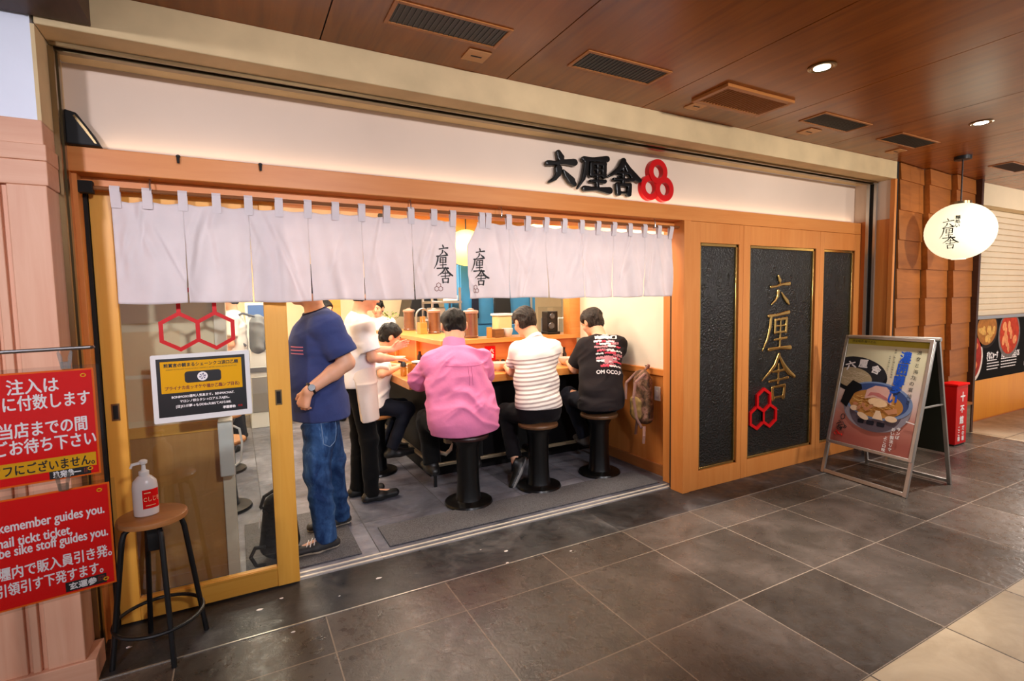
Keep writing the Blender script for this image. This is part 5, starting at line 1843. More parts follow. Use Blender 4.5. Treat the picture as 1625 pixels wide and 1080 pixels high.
tag(MB().box(2.17, 2.34, 6.16, 6.4, 1.312, 1.45).build('steel_tub', M['alu'], bevel=0.01), 'dull metal tub on the middle board of the steel shelf', 'tub')
t = thing('range_hood', 'wide black hood over the kitchen stove', 'hood', (1.9, 6.9, 1.3))
MB().prism([(2.11, 7.0, 1.32), (2.60, 7.0, 1.32), (2.50, 7.0, 1.72), (2.2, 7.0, 1.72)], (0, 0.5, 0)).build('canopy', M['black'], t, bevel=0.01)
MB().box(2.25, 2.45, 7.1, 7.4, 1.72, 2.56).build('duct', M['black'], t)
t = thing('stove', 'steel stove block under the black hood', 'stove', (2.35, 7.25, 0))
MB().box(2.12, 2.62, 7.0, 7.5, 0, 0.95).build('body', M['steel'], t, bevel=0.006)
for x in (2.24, 2.48):
    MB().lathe([(0.10, 0), (0.11, 0.01), (0.11, 0.2), (0.115, 0.205), (0.10, 0.205)], (x, 7.25, 0.95), 32).build('pot', M['alu'], t)
t = thing('prep_table', 'long steel preparation table behind the ledge', 'table', (3.6, 5.4, 0))
MB().box(2.5, 4.6, 5.1, 5.7, 0.82, 0.86).build('top', M['steel'], t, bevel=0.003)
for x in (2.55, 4.55):
    for y in (5.15, 5.65):
        MB().box(x - 0.02, x + 0.02, y - 0.02, y + 0.02, 0, 0.82).build('leg', M['steel'], t)
tag(MB().box(3.40, 3.75, 5.2, 5.6, 0.86, 1.30).build('steel_cabinet', M['alu'], bevel=0.01), 'squat grey metal cabinet on the steel table', 'cabinet')
tag(MB().box(3.05, 3.30, 5.2, 5.5, 0.86, 1.12).build('white_crate', plain('crate', (206, 204, 196), 0.4), bevel=0.01), 'pale plastic crate on the steel table beside the metal cabinet', 'crate')
m = MB().lathe([(0.07, 0), (0.09, 0.02), (0.12, 0.12), (0.125, 0.13), (0.118, 0.13), (0.08, 0.03)], (2.70, 5.35, 0.86), 32)
tag(m.build('mixing_bowl', M['steel']), 'steel mixing bowl on the near end of the steel table', 'bowl')
# yellow globe lamp in the gap of the curtains
t = thing('globe_lamp', 'glowing yellow globe lamp seen through the curtain gap', 'lamp', (2.55, 5.95, 1.95))
prof = [(max(0.03, 0.24 * math.cos(a)), 0.22 * math.sin(a)) for a in np.linspace(-math.pi / 2, math.pi / 2, 25)]
MB().lathe(prof, (2.55, 5.95, 2.18), 40).build('globe', plain('globe_glow', (255, 226, 140), 0.6, emit=1.6, emit_rgb=(255, 220, 120)), t)
MB().tube([(2.55, 5.95, 2.39), (2.55, 5.95, 2.56)], 0.008, 8).build('cord', M['black'], t)
b = MB().box(1.9, 4.2, 6.02, 6.10, 2.40, 2.56)
struct(b, 'trim_21', M['counter_wood'])
t = thing('security_camera', 'small dark camera under the shop ceiling', 'camera', (1.53, 6.0, 2.45))
MB().lathe([(0.03, -0.03), (0.04, -0.025), (0.04, 0.0)], (1.60, 6.0, 2.56), 20).build('mount', M['white_plastic'], t)
MB().tube([(1.49, 5.9, 2.495), (1.60, 6.0, 2.51)], 0.035, 16).build('housing', M['black'], t)
t = thing('ticket_machine', 'white ticket machine with a lit panel behind the door glass', 'machine', (0.28, 7.2, 0))
MB().box(0.10, 0.55, 7.05, 7.5, 0.0, 1.55).build('cabinet', M['white_plastic'], t, bevel=0.01)
MB().box(0.13, 0.52, 7.04, 7.05, 1.38, 1.52).build('header', plain('header_blue', (74, 110, 170), 0.4), t)
for z in (1.28, 1.18, 1.08, 0.98):
    MB().box(0.14, 0.51, 7.035, 7.05, z - 0.03, z + 0.03).build('button_row', plain('buttons', (214, 218, 216), 0.3, var=0.3, vscale=40), t, bevel=0.003)
MB().box(0.12, 0.53, 7.03, 7.05, 0.70, 0.76).build('tray', M['steel'], t, bevel=0.003)
MB().box(0.13, 0.52, 7.04, 7.05, 0.2, 0.64).build('lower_door', M['alu'], t, bevel=0.004)
b = MB().box(1.12, 1.27, 7.35, 7.45, 0, 2.56)
struct(b, 'trim_22', M['counter_wood'])
t = thing('plant_pot', 'small leafy green plant at the far end of the counter', 'plant', (1.75, 6.8, 1.162))
MB().lathe([(0.05, 0), (0.065, 0.10), (0.06, 0.10)], (1.77, 6.75, 1.162), 24).build('pot', M['shop_seat'], t)
m = MB()
rr = random.Random(4)
for k in range(60):
    a, e = rr.uniform(0, 6.28), rr.uniform(0.2, 1.4)
    r = rr.uniform(0.05, 0.13)
    c = Vector((1.77 + r * math.cos(a) * math.cos(e), 6.75 + r * math.sin(a) * math.cos(e), 1.28 + r * math.sin(e)))
    d = Vector((math.cos(a), math.sin(a), rr.uniform(-.2, .8))).normalized()
    sv = d.cross(Vector((0, 0, 1))).normalized()
    m.add([c, c + d * .03 + sv * .014, c + d * .06, c + d * .03 - sv * .014], [(0, 1, 2, 3)])
m.build('leaves', plain('leaf', (120, 150, 60), 0.5, var=0.3), t, smooth=False)
t = thing('bag_holder', 'white plastic umbrella bag holder on the partition edge', 'holder', (-0.04, 3.25, 0.5))
MB().box(-0.115, -0.045, 3.10, 3.22, 0.60, 0.90).build('box', M['white_plastic'], t, bevel=0.006)
MB().tube([(-0.045, 3.15, 0.86), (-0.015, 3.15, 0.84), (-0.005, 3.15, 0.76), (-0.015, 3.15, 0.66), (-0.045, 3.15, 0.64)], 0.006, 8).build('loop', M['white_plastic'], t)
# ------------------------------------------------------------------ people
def skin(name, rgb):
    m, nt, b = nodes_of(name)
    v = coords(nt)
    c = lin(rgb)
    nt.links.new(ramp(nt, noise(nt, v, 14, 4), [(0.3, tuple(x * 0.92 for x in c[:3]) + (1,)), (0.7, c)]), b.inputs['Base Color'])
    b.inputs['Roughness'].default_value = 0.5
    b.inputs['Subsurface Weight'].default_value = 0.12
    b.inputs['Subsurface Radius'].default_value = (0.012, 0.005, 0.003)
    return m
SKIN = skin('skin', (228, 172, 138))
LIP = plain('lip', (196, 112, 98), 0.45)
EYE = plain('eye', (30, 24, 22), 0.2)
def hairmat(name, rgb, rgb2):
    m, nt, b = nodes_of(name)
    v = coords(nt, (1, 1, 0.35))
    f = noise(nt, v, 120, 5, 0.7, 0.6)
    nt.links.new(ramp(nt, f, [(0.42, lin(rgb)), (0.72, lin(rgb2))]), b.inputs['Base Color'])
    b.inputs['Roughness'].default_value = 0.5
    b.inputs['Specular IOR Level'].default_value = 0.3
    bumpit(nt, b, f, 0.9, 0.008)
    return m
HAIR = hairmat('hair_black', (9, 8, 8), (24, 21, 20))
HAIR_G = hairmat('hair_greying', (20, 16, 15), (84, 74, 68))

def V3(*a):
    return np.array(a, float)
def unit(v):
    return np.array(v, float) / np.linalg.norm(v)
def lerp(a, b, t):
    return np.array(a, float) * (1 - t) + np.array(b, float) * t

def head_frame(fwd, right_hint):
    f = unit(fwd)
    r = unit(np.array(right_hint) - f * (np.array(right_hint) @ f))
    u = np.cross(r, f)
    return np.stack([r, f, u], 1)          # columns: right, forward, up

def add_head(F, c, R, s, wx=1.0):
    def W(x, y, z):
        return c + R @ (V3(x * wx, y, z) * s)
    F.elli(W(0, -0.012, 0.030), V3(.077 * wx, .097, .090) * s, R, 0.0)
    F.elli(W(0, 0.026, -0.040), V3(.060 * wx, .070, .078) * s, R, 0.03)
    F.elli(W(0, 0.062, -0.095), V3(.030, .026, .022) * s, R, 0.025)
    for q in (-1, 1):
        F.elli(W(q * .046, .055, -.028), V3(.024, .026, .026) * s, R, 0.02)          # cheeks
        F.elli(W(q * .033, .098, .012), V3(.016, .014, .010) * s, R, 0.012, 'cut')   # eye sockets
        F.elli(W(q * .032, .079, .011), V3(.013, .013, .011) * s, R, 0.003)          # eyes
        F.cap(W(q * .016, .091, .030), W(q * .048, .080, .030), .007 * s, .006 * s, 0.01)
        F.elli(W(q * .085, -.014, -.008), V3(.012, .022, .034) * s, R, 0.006)        # ears
        F.elli(W(q * .096, -.004, -.006), V3(.005, .011, .018) * s, R, 0.004, 'cut')
    F.cap(W(0, .090, .012), W(0, .108, -.026), .008 * s, .013 * s, 0.012)
    for q in (-1, 1):
        F.elli(W(q * .011, .099, -.029), V3(.008, .009, .007) * s, R, 0.006)
    F.elli(W(0, .087, -.056), V3(.023, .010, .006) * s, R, 0.006)
    F.elli(W(0, .086, -.067), V3(.019, .010, .007) * s, R, 0.006)
    return W

def add_hand(F, w, f, palm, thumb, s=1.0, curl=0.35, spread=0.012, curls=None):
    """palm, four bent fingers of different lengths, and a thumb from the side of the palm."""
    f, palm = unit(f), unit(palm)
    palm = unit(palm - f * (palm @ f))
    t = unit(np.array(thumb) - f * (np.array(thumb) @ f) - palm * (np.array(thumb) @ palm))
    F.cap(w + f * 0.012 * s, w + f * 0.082 * s, .034 * s, .040 * s, 0.015, side=t, flat=0.42)
    lens = (.070, .079, .073, .056)
    for i, o in enumerate((.030, .010, -.010, -.029)):
        c = curls[i] if curls else curl
        a = w + f * (0.084 - 0.006 * abs(i - 1.2)) * s + t * o * s
        d1 = unit(f * math.cos(c) + palm * math.sin(c) + t * o * spread * 40)
        d2 = unit(f * math.cos(2.1 * c) + palm * math.sin(2.1 * c) + t * o * spread * 30)
        m = a + d1 * lens[i] * 0.5 * s
        F.cap(a - f * 0.012 * s, m, .0092 * s, .0085 * s, 0.004)
        F.cap(m, m + d2 * lens[i] * 0.5 * s, .0085 * s, .0068 * s, 0.002)
    a = w + f * 0.022 * s + t * 0.026 * s + palm * 0.006 * s
    m = a + unit(f * 0.65 + t * 0.75 + palm * 0.3) * 0.038 * s
    F.cap(a, m, .0135 * s, .0105 * s, 0.010)
    F.cap(m, m + unit(f * 0.92 + t * 0.25 + palm * 0.3) * 0.030 * s, .0102 * s, .0078 * s, 0.003)

def torso(F, J, e=0.0, low=0.0, k=0.05, warp=None):
    """spine-shaped trunk; e widens it, low lengthens it downward."""
    pel, neck = J['pelvis'], J['neck']
    latL, latU = unit(J['hR'] - J['hL']), unit(J['sR'] - J['sL'])
    wa = lerp(pel, neck, 0.36) + J.get('belly', V3(0, 0, 0))
    ch = lerp(pel, neck, 0.70)
    (pw, pf), (ww, wf), (cw, cf) = J['pel'], J['waist'], J['chest']
    base = pel + (pel - wa) / np.linalg.norm(pel - wa) * low
    if low:
        F.cap(base, pel, pw + e + J.get('flare', 0), pw + e, k, latL, pf, warp=warp)
    F.cap(pel, wa, pw + e, ww + e, k, latL, (pf + wf) / 2, warp=warp)
    F.cap(wa, ch, ww + e, cw + e, k, latU, (wf + cf) / 2, warp=warp)
    up = unit(neck - ch)
    F.cap(ch, neck - up * 0.055, cw + e, 0.085 + e, k, latU, cf, warp=warp)
    F.cap(lerp(J['sL'], J['sR'], 0.02), lerp(J['sL'], J['sR'], 0.5) + up * 0.02, .050 + e, .062 + e, k, warp=warp)
    F.cap(lerp(J['sL'], J['sR'], 0.98), lerp(J['sL'], J['sR'], 0.5) + up * 0.02, .050 + e, .062 + e, k, warp=warp)

def bounds(J, keys, m=0.2):
    P = np.array([J[k] for k in keys])
    return P.min(0) - m, P.max(0) + m

def person(label, J, h=0.008, hair=None, hair_kw=None, group=None):
    J = {k: (np.array(v, float) if isinstance(v, (tuple, list)) and len(v) == 3 else v) for k, v in J.items()}
    a = J.get('arm', 1.0)
    g = J.get('leg', 1.0)
    hs = J.get('hs', 0.93)
    rt = unit(J['sR'] - J['sL'])
    R = head_frame(J['hf'], J.get('hr', rt))
    keys = ['pelvis', 'neck', 'head', 'sL', 'sR', 'eL', 'eR', 'wL', 'wR', 'kL', 'kR', 'aL', 'aR', 'tL', 'tR']
    lo, hi = bounds(J, keys, 0.17)
    lo[:2] -= 0.12
    hi[:2] += 0.12
    F = Field(lo, hi, h)
    torso(F, J)
    wx = J.get('wx', 1.0)
    W = add_head(F, J['head'], R, hs, wx)
    skull = W(0, -0.03, -0.045)
    F.cap(J['neck'] - unit(J['head'] - J['neck']) * 0.03, skull, .060 * hs * J.get('nk', 1), .054 * hs * J.get('nk', 1), 0.035)
    for S in 'LR':
        s, e, w = J['s' + S], J['e' + S], J['w' + S]
        F.cap(s, e, .049 * a, .040 * a, 0.035)
        F.cap(e, lerp(e, w, 0.35), .041 * a, .041 * a, 0.02)
        F.cap(lerp(e, w, 0.35), w, .041 * a, .027 * a, 0.02)
        fd = J.get('f' + S)
        fd = unit(w - e) if fd is None else fd
        add_hand(F, w, fd, J.get('p' + S, V3(0, 0, -1)), J.get('th' + S, (rt if S == 'L' else -rt)), J.get('hand', 0.98), J.get('curl' + S, 0.35), curls=J.get('curls' + S))
        hp, kn, an, to = J['h' + S], J['k' + S], J['a' + S], J['t' + S]
        F.cap(hp, kn, .083 * g, .055 * g, 0.04)
        F.cap(kn, lerp(kn, an, 0.3), .054 * g, .056 * g, 0.03)
        F.cap(lerp(kn, an, 0.3), an, .056 * g, .036 * g, 0.03)
        F.cap(an - V3(0, 0, .035), to - V3(0, 0, .008), .030, .022, 0.01)
    org = (J['pelvis'][0], J['pelvis'][1], 0.0)
    eyes = [W(q * .032, .088, .011) for q in (-1, 1)]
    brows = [[W(q * (.016 + .010 * k), .095 - .004 * k, .033) for k in range(4)] for q in (-1, 1)]
    lipc = W(0, .094, -.061)
    def pick(c):
        out = np.zeros(len(c), int)
        for p in eyes:
            out[np.linalg.norm(c - p, axis=1) < .0095 * hs] = 2
        for bl in brows:
            for p in bl:
                out[np.linalg.norm(c - p, axis=1) < .0075 * hs] = 2
        q = (c - lipc) @ R
        out[(np.abs(q[:, 0]) < .021 * hs) & (np.abs(q[:, 2]) < .010 * hs) & (np.abs(q[:, 1]) < .02)] = 1
        return out
    body = solid(F, 'person', [J.get('skin', SKIN), LIP, EYE], pick=pick, origin=org)
    tag(body, label, 'person', group)
    J['R'], J['W'], J['rt'] = R, W, rt
    # hair
    kw = dict(mat=HAIR, thick=0.014, back=-0.062, tuft=0.011, front=0.075)
    kw.update(hair_kw or {})
    hh = min(h, 0.007)
    c = J['head']
    F = Field(c - 0.19, c + 0.19, hh)
    t = kw['thick']
    wv = folds(kw['tuft'], 230, R @ V3(1, .3, .2), R @ V3(0.1, .6, -.8), 0.7)
    F.elli(W(0, -0.016, 0.036), V3(.077 * wx + t, .097 + t, .090 + t) * hs, R, 0.0, warp=wv)
    F.elli(W(0, -0.045, -0.02), V3(.068 * wx + t * .5, .062 + t * .5, .07) * hs, R, 0.02, warp=wv)
    F.halfspace(W(0, 0.060, 0.045), R @ V3(0, 0.85, -0.62), (W(0, 0.12, -0.02), 0.16))     # forehead line
    F.halfspace(W(0, 0, kw['back']), R @ V3(0, 0.30, -0.95))                                # nape
    for q in (-1, 1):
        F.elli(W(q * .094, -0.002, -.014), V3(.034, .034, .042) * hs, R, 0.006, 'cut')       # round the ears
        F.elli(W(q * .075, 0.055, -.045), V3(.035, .050, .055) * hs, R, 0.008, 'cut')
    solid(F, 'hair', kw['mat'], body)
    return body, J

def shirt(body, J, mat, ease=0.018, hem=None, sleeve=0.6, sr=(0.070, 0.078), h=0.008, name='shirt', fold=0.005, low=0.10, collar=0.035, k=0.045, hemn=None, ffr=34, seed=0.0, sk=0.022, cutr=0.088):
    keys = ['pelvis', 'neck', 'sL', 'sR', 'eL', 'eR']
    lo, hi = bounds(J, keys, 0.30)
    F = Field(lo, hi, h)
    torso(F, J, ease, low, k)
    for S in 'LR':
        s, e = J['s' + S], J['e' + S]
        end = lerp(s, e, sleeve)
        F.cap(s, s, sr[0], sr[0], 0.04)
        F.cap(s, end, sr[0], sr[1], sk, ends=False)
    ax = unit(J['neck'] - J['pelvis'])
    F.warp(folds(fold * 1.6, ffr, unit(V3(.35, .25, 1)), unit(V3(1, -.4, .2)), seed))
    F.warp(folds(fold * 0.9, ffr * 2.1, unit(V3(-.5, .3, .8)), unit(V3(.3, 1, .4)), seed + 2))
    if hem is not None:
        F.halfspace((J['pelvis'][0], J['pelvis'][1], hem), hemn if hemn is not None else (0, 0, -1), (J['pelvis'] - V3(0, 0, .12), 0.42))
    nd = unit(J['head'] - J['neck'])
    F.halfspace(J['neck'] + nd * collar, nd, (J['neck'] + nd * (collar + .1), 0.17))
    if sleeve < 0.97:
        for S in 'LR':
            s, e = J['s' + S], J['e' + S]
            F.halfspace(lerp(s, e, sleeve), e - s, (lerp(s, e, sleeve) + unit(e - s) * cutr, cutr))
    return solid(F, name, mat, body)

def trousers(body, J, mat, ease=0.016, h=0.009, waist=0.07, fold=0.005, name='trousers', leg=1.0, cuff=0.0, seed=0.0):
    keys = ['pelvis', 'kL', 'kR', 'aL', 'aR']
    lo, hi = bounds(J, keys, 0.26)
    F = Field(lo, hi, h)
    latL = unit(J['hR'] - J['hL'])
    ax = unit(J['neck'] - J['pelvis'])
    pw, pf = J['pel']
    g = J.get('leg', 1.0) * leg
    F.cap(J['pelvis'] - ax * 0.0, J['pelvis'] + ax * 0.12, pw + ease, J['waist'][0] + ease * .6, 0.03, latL, pf)
    for S in 'LR':
        hp, kn, an = J['h' + S], J['k' + S], J['a' + S]
        F.cap(hp, kn, .085 * g + ease, .058 * g + ease, 0.045)
        F.cap(kn, kn, .058 * g + ease, .058 * g + ease, 0.02)
        end = lerp(kn, an, 1.0 + cuff)
        F.cap(kn, end, .058 * g + ease, .046 * g + ease, 0.03, ends=False)
    F.warp(folds(fold * 1.6, 42, unit(V3(.2, .3, 1)), unit(V3(1, .5, -.2)), seed))
    F.warp(folds(fold * .6, 95, unit(V3(-.3, .3, 1)), unit(V3(.5, -1, .3)), seed + 1))
    F.halfspace(J['pelvis'] + ax * waist, ax, (J['pelvis'] + ax * (waist + .15), 0.34))
    return solid(F, name, mat, body)

def shoe(body, a, t, upper, sole, h=0.006, up=(0, 0, 1), lace=None, label=None):
    a, t, up = np.array(a, float), np.array(t, float), unit(up)
    d = unit(t - a - up * ((t - a) @ up))
    up = unit(up)
    sd = np.cross(d, up)
    base = a - up * 0.05
    heel, toe = base - d * 0.045, base + d * 0.185
    lo, hi = np.minimum(heel, toe) - 0.12, np.maximum(heel, toe) + 0.14
    F = Field(lo, hi, h)
    F.cap(heel, base + d * 0.06, .040, .043, 0.0, sd, 0.9)
    F.cap(base + d * 0.06, toe, .048, .040, 0.03, sd, 0.75)
    F.cap(base + up * 0.0, base + up * 0.070, .046, .046, 0.03, ends=False)
    F.halfspace(base - up * 0.032, -up)
    org = base - up * 0.032
    def pick(c):
        return ((c - org) @ up < 0.024).astype(int)
    o = solid(F, 'shoe', [upper, sole], body, pick=pick)
    if label:
        o['label'] = label
    return o

def neck_band(body, J, mat, name='collar', r0=0.066, r1=0.062, hgt=0.035, off=-0.012, tilt=0.0):
    nd = unit(J['head'] - J['neck'])
    c = J['neck'] + nd * off
    F = Field(c - 0.13, c + 0.13, 0.006)
    F.cap(c, c + nd * hgt, r0 + 0.012, r1 + 0.012, 0.0, ends=False)
    return solid(F, name, mat, body)

black_cloth = cloth('black_cloth', (9, 9, 10), 0.9, 0.2)
dark_jeans = cloth('dark_jeans', (24, 27, 38), 0.85, 0.25, 0.3)
white_cloth = cloth('white_cloth', (232, 226, 224), 0.85, 0.2, 0.03)
shoe_black = plain('shoe_black', (13, 13, 14), 0.45)
shoe_grey = plain('shoe_grey', (86, 84, 84), 0.6)
sole_pale = plain('sole_pale', (214, 200, 176), 0.6)
sole_dark = plain('sole_dark', (34, 34, 34), 0.6)

# ---- the man in the pink shirt
pink = cloth('pink_cloth', (224, 128, 172), 0.85, 0.35, 0.06)
Jp = dict(pelvis=(1.465, 3.55, .665), neck=(1.465, 3.70, 1.165), head=(1.495, 3.765, 1.328), hf=(.22, .95, -.22),
          sL=(1.278, 3.70, 1.05), sR=(1.672, 3.67, 1.05), eL=(1.240, 3.885, .905), eR=(1.785, 3.86, .905), wL=(1.41, 4.10, .925), wR=(1.62, 4.12, .925),
          hL=(1.36, 3.56, .61), hR=(1.57, 3.56, .61), kL=(1.30, 3.90, .58), kR=(1.68, 3.90, .58), aL=(1.30, 3.80, .25), aR=(1.66, 3.80, .25), tL=(1.30, 3.92, .225), tR=(1.66, 3.92, .225),
          pel=(.222, .74), waist=(.212, .76), chest=(.185, .66), arm=1.25, leg=1.2, nk=1.35, hs=.97, wx=1.16, belly=V3(0, .02, 0), flare=0.0, fL=V3(.5, .8, -.05), fR=V3(-.5, .8, -.05))
bp, Jp = person('person from behind in a long sleeved pink shirt seated at the counter corner', Jp, 0.0075, hair_kw=dict(back=-0.105, thick=0.012))
sp_ = shirt(bp, Jp, pink, 0.022, hem=0.545, sleeve=1.0, sr=(0.080, 0.088), fold=0.010, low=0.08, collar=0.02, k=0.075, sk=0.010, ffr=40)
F = Field(Jp['eL'] - 0.2, Jp['eL'] + 0.3, 0.008)
for S in 'LR':
    e, w = Jp['e' + S], Jp['w' + S]
    F = Field(np.minimum(e, w) - .12, np.maximum(e, w) + .12, 0.008)
    F.cap(e, lerp(e, w, .5), .086, .052, 0, ends=False)
    F.cap(e, e, .088, .088, 0.02)
    F.warp(folds(0.005, 60, unit(V3(.8, .5, .4)), unit(V3(0, 1, .5)), 1))
    solid(F, 'rolled_sleeve', pink, bp)
neck_band(bp, Jp, pink, hgt=0.082, r0=0.080, r1=0.072, off=-0.020)
# yoke seam and centre pleat across the back
bv = bvh_of(sp_)
m = MB()
def seam(pts, w=0.0022, d=(0.1, 1, 0)):
    q = drape(pts, d, bv, 0.0005)
    m.tube(q, w, 6)
seam([(1.29 + .36 * k / 20, 3.2, 1.045 - 0.008 * math.sin(math.pi * k / 20)) for k in range(21)])
seam([(1.455 - .004 * k / 20, 3.2, 1.04 - .14 * k / 20) for k in range(21)], 0.0018)
seam([(1.480 - .004 * k / 20, 3.2, 1.04 - .14 * k / 20) for k in range(21)], 0.0018)
m.build('yoke_seam', cloth('pink_seam', (186, 96, 136)), bp)
trousers(bp, Jp, black_cloth, 0.012)
for S in 'LR':
    shoe(bp, Jp['a' + S], Jp['t' + S], shoe_black, sole_dark)

# ---- the man in the striped shirt
def striped():
    m, nt, b = nodes_of('striped_cloth')
    v = coords(nt)
    sp = N(nt, 'ShaderNodeSeparateXYZ')
    nt.links.new(v, sp.inputs[0])
    add = N(nt, 'ShaderNodeMath', operation='MULTIPLY_ADD')
    nt.links.new(sp.outputs[0], add.inputs[0])
    add.inputs[1].default_value = -0.12
    nt.links.new(sp.outputs[2], add.inputs[2])
    ln = frac_line(nt, add.outputs[0], 0.0315, 0.0, 0.0066)
    lt = N(nt, 'ShaderNodeMath', operation='LESS_THAN')
    nt.links.new(add.outputs[0], lt.inputs[0])
    lt.inputs[1].default_value = 1.045
    ml = N(nt, 'ShaderNodeMath', operation='MULTIPLY')
    nt.links.new(ln, ml.inputs[0])
    nt.links.new(lt.outputs[0], ml.inputs[1])
    mx = N(nt, 'ShaderNodeMix', data_type='RGBA')
    nt.links.new(ml.outputs[0], mx.inputs[0])
    mx.inputs[6].default_value = lin((236, 230, 222))
    mx.inputs[7].default_value = lin((168, 154, 150))
    nt.links.new(mx.outputs[2], b.inputs['Base Color'])
    b.inputs['Roughness'].default_value = 0.85
    b.inputs['Specular IOR Level'].default_value = 0.15
    bumpit(nt, b, noise(nt, v, 38, 6, .6), 0.2, 0.006)
    return m
stripe = striped()
Js = dict(pelvis=(2.125, 3.55, .67), neck=(2.20, 3.735, 1.19), head=(2.175, 3.85, 1.325), hf=(-.10, .86, -.42), hr=(1, .08, 0),
          sL=(2.055, 3.755, 1.105), sR=(2.335, 3.66, 1.11), eL=(2.070, 3.885, .90), eR=(2.42, 3.86, .90), wL=(2.12, 4.11, .925), wR=(2.30, 4.12, .925),
          hL=(2.04, 3.57, .60), hR=(2.22, 3.55, .60), kL=(2.02, 3.93, .56), kR=(2.25, 3.93, .56), aL=(1.985, 3.72, .215), aR=(2.25, 3.81, .25), tL=(1.975, 3.70, .17), tR=(2.25, 3.93, .225),
          hs=.97, wx=1.08, nk=1.1, pel=(.165, .76), waist=(.150, .76), chest=(.155, .66), arm=0.92, leg=1.0, fL=V3(.4, .9, -.05), fR=V3(-.4, .9, -.05))
bs, Js = person('person from behind in a white shirt with grey stripes seated second from the corner', Js, 0.0075, hair_kw=dict(mat=HAIR_G, thick=0.017, back=-0.075))
shirt(bs, Js, stripe, 0.016, hem=0.655, sleeve=0.62, sr=(0.068, 0.074), fold=0.005, low=0.10, collar=0.02, seed=1.3)
neck_band(bs, Js, white_cloth, hgt=0.036, off=-0.018)
trousers(bs, Js, cloth('charcoal_cloth', (20, 17, 21), 0.9, 0.25), 0.014)
shoe(bs, V3(1.985, 3.70, .175), V3(1.905, 3.655, .02), shoe_black, plain('sole_grey', (150, 146, 144), .6), up=unit(V3(-.72, .45, .42)))
shoe(bs, Js['aR'], Js['tR'], shoe_black, sole_dark)

# ---- the man in the printed black shirt
Jb = dict(pelvis=(2.77, 3.57, .67), neck=(2.915, 3.775, 1.175), head=(2.915, 3.89, 1.295), hf=(-.12, .84, -.48), hr=(1, .1, 0),
          sL=(2.765, 3.79, 1.085), sR=(3.035, 3.665, 1.09), eL=(2.735, 3.91, .87), eR=(3.055, 3.87, .88), wL=(2.80, 4.13, .925), wR=(2.97, 4.13, .925),
          hL=(2.69, 3.59, .61), hR=(2.86, 3.57, .61), kL=(2.69, 3.95, .63), kR=(2.90, 3.95, .60), aL=(2.79, 3.84, .25), aR=(2.90, 3.82, .25), tL=(2.81, 3.94, .225), tR=(2.90, 3.93, .225),
          hs=.96, wx=1.05, nk=1.1, pel=(.165, .76), waist=(.158, .76), chest=(.158, .66), arm=0.92, leg=1.0, fL=V3(.3, .9, -.05), fR=V3(-.3, .9, -.05))
bb, Jb = person('person in a black shirt with a red and white print seated nearest the wall', Jb, 0.0075, hair_kw=dict(mat=HAIR_G, thick=0.02, tuft=0.012, back=-0.095))
tb = shirt(bb, Jb, cloth('faded_black', (34, 29, 31), 0.9, 0.2, 0.12), 0.026, hem=0.575, sleeve=0.78, sr=(0.078, 0.090), fold=0.006, low=0.12, collar=0.012, seed=2.2)
trousers(bb, Jb, dark_jeans, 0.014)
for S in 'LR':
    shoe(bb, Jb['a' + S], Jb['t' + S], shoe_grey, sole_dark)
bv = bvh_of(tb)
ub = unit(Jb['sR'] - Jb['sL'])
vb = unit(Jb['neck'] - Jb['pelvis'])
cb_ = lerp(Jb['pelvis'], Jb['neck'], 0.60) + ub * 0.02
db = unit(np.cross(vb, ub))
fr = Frame(cb_ - db * 0.5, ub, vb)
rr = random.Random(12)
white_b, red_b, pink_b = MB(), MB(), MB()
def blob(mb, x, y, w, hgt):
    n = 16
    up = [(x - w / 2 + w * k / n, y + hgt / 2 + rr.uniform(-.006, .006)) for k in range(n + 1)]
    dn = [(x - w / 2 + w * k / n, y - hgt / 2 + rr.uniform(-.006, .006)) for k in range(n + 1)]
    vs = [fr(*p) for p in up + dn]
    mb.add(vs, [(k, k + 1, n + 2 + k, n + 1 + k) for k in range(n)])
blob(white_b, 0.02, 0.215, 0.06, 0.026)
blob(white_b, 0.02, 0.178, 0.20, 0.036)
for k, y in enumerate((0.135, 0.105, 0.075, 0.040, 0.008, -0.03, -0.065, -0.10)):
    for q in range(4):
        x = 0.02 + rr.uniform(-0.10, 0.10)
        blob((white_b, red_b, pink_b)[(k + q) % 3], x, y + rr.uniform(-.010, .010), rr.uniform(0.06, 0.13), rr.uniform(0.012, 0.024))
blob(pink_b, 0.03, -0.05, 0.08, 0.075)
put_text(white_b, 'OM OCO,P', fr, 0.03, -0.165, 0.046, 0, bold=0.0016)
for mb, nm, mt in ((pink_b, 'print_pink', plain('tee_pink', (190, 128, 136), .8)), (red_b, 'print_red', plain('tee_red', (206, 62, 84), .8)), (white_b, 'print_white', plain('tee_white', (232, 226, 226), .8))):
    mb.v = [tuple(p) for p in drape(mb.v, db, bv, {'print_pink': .0016, 'print_red': .0022, 'print_white': .0028}[nm])]
    mb.build(nm, mt, bb, smooth=False)

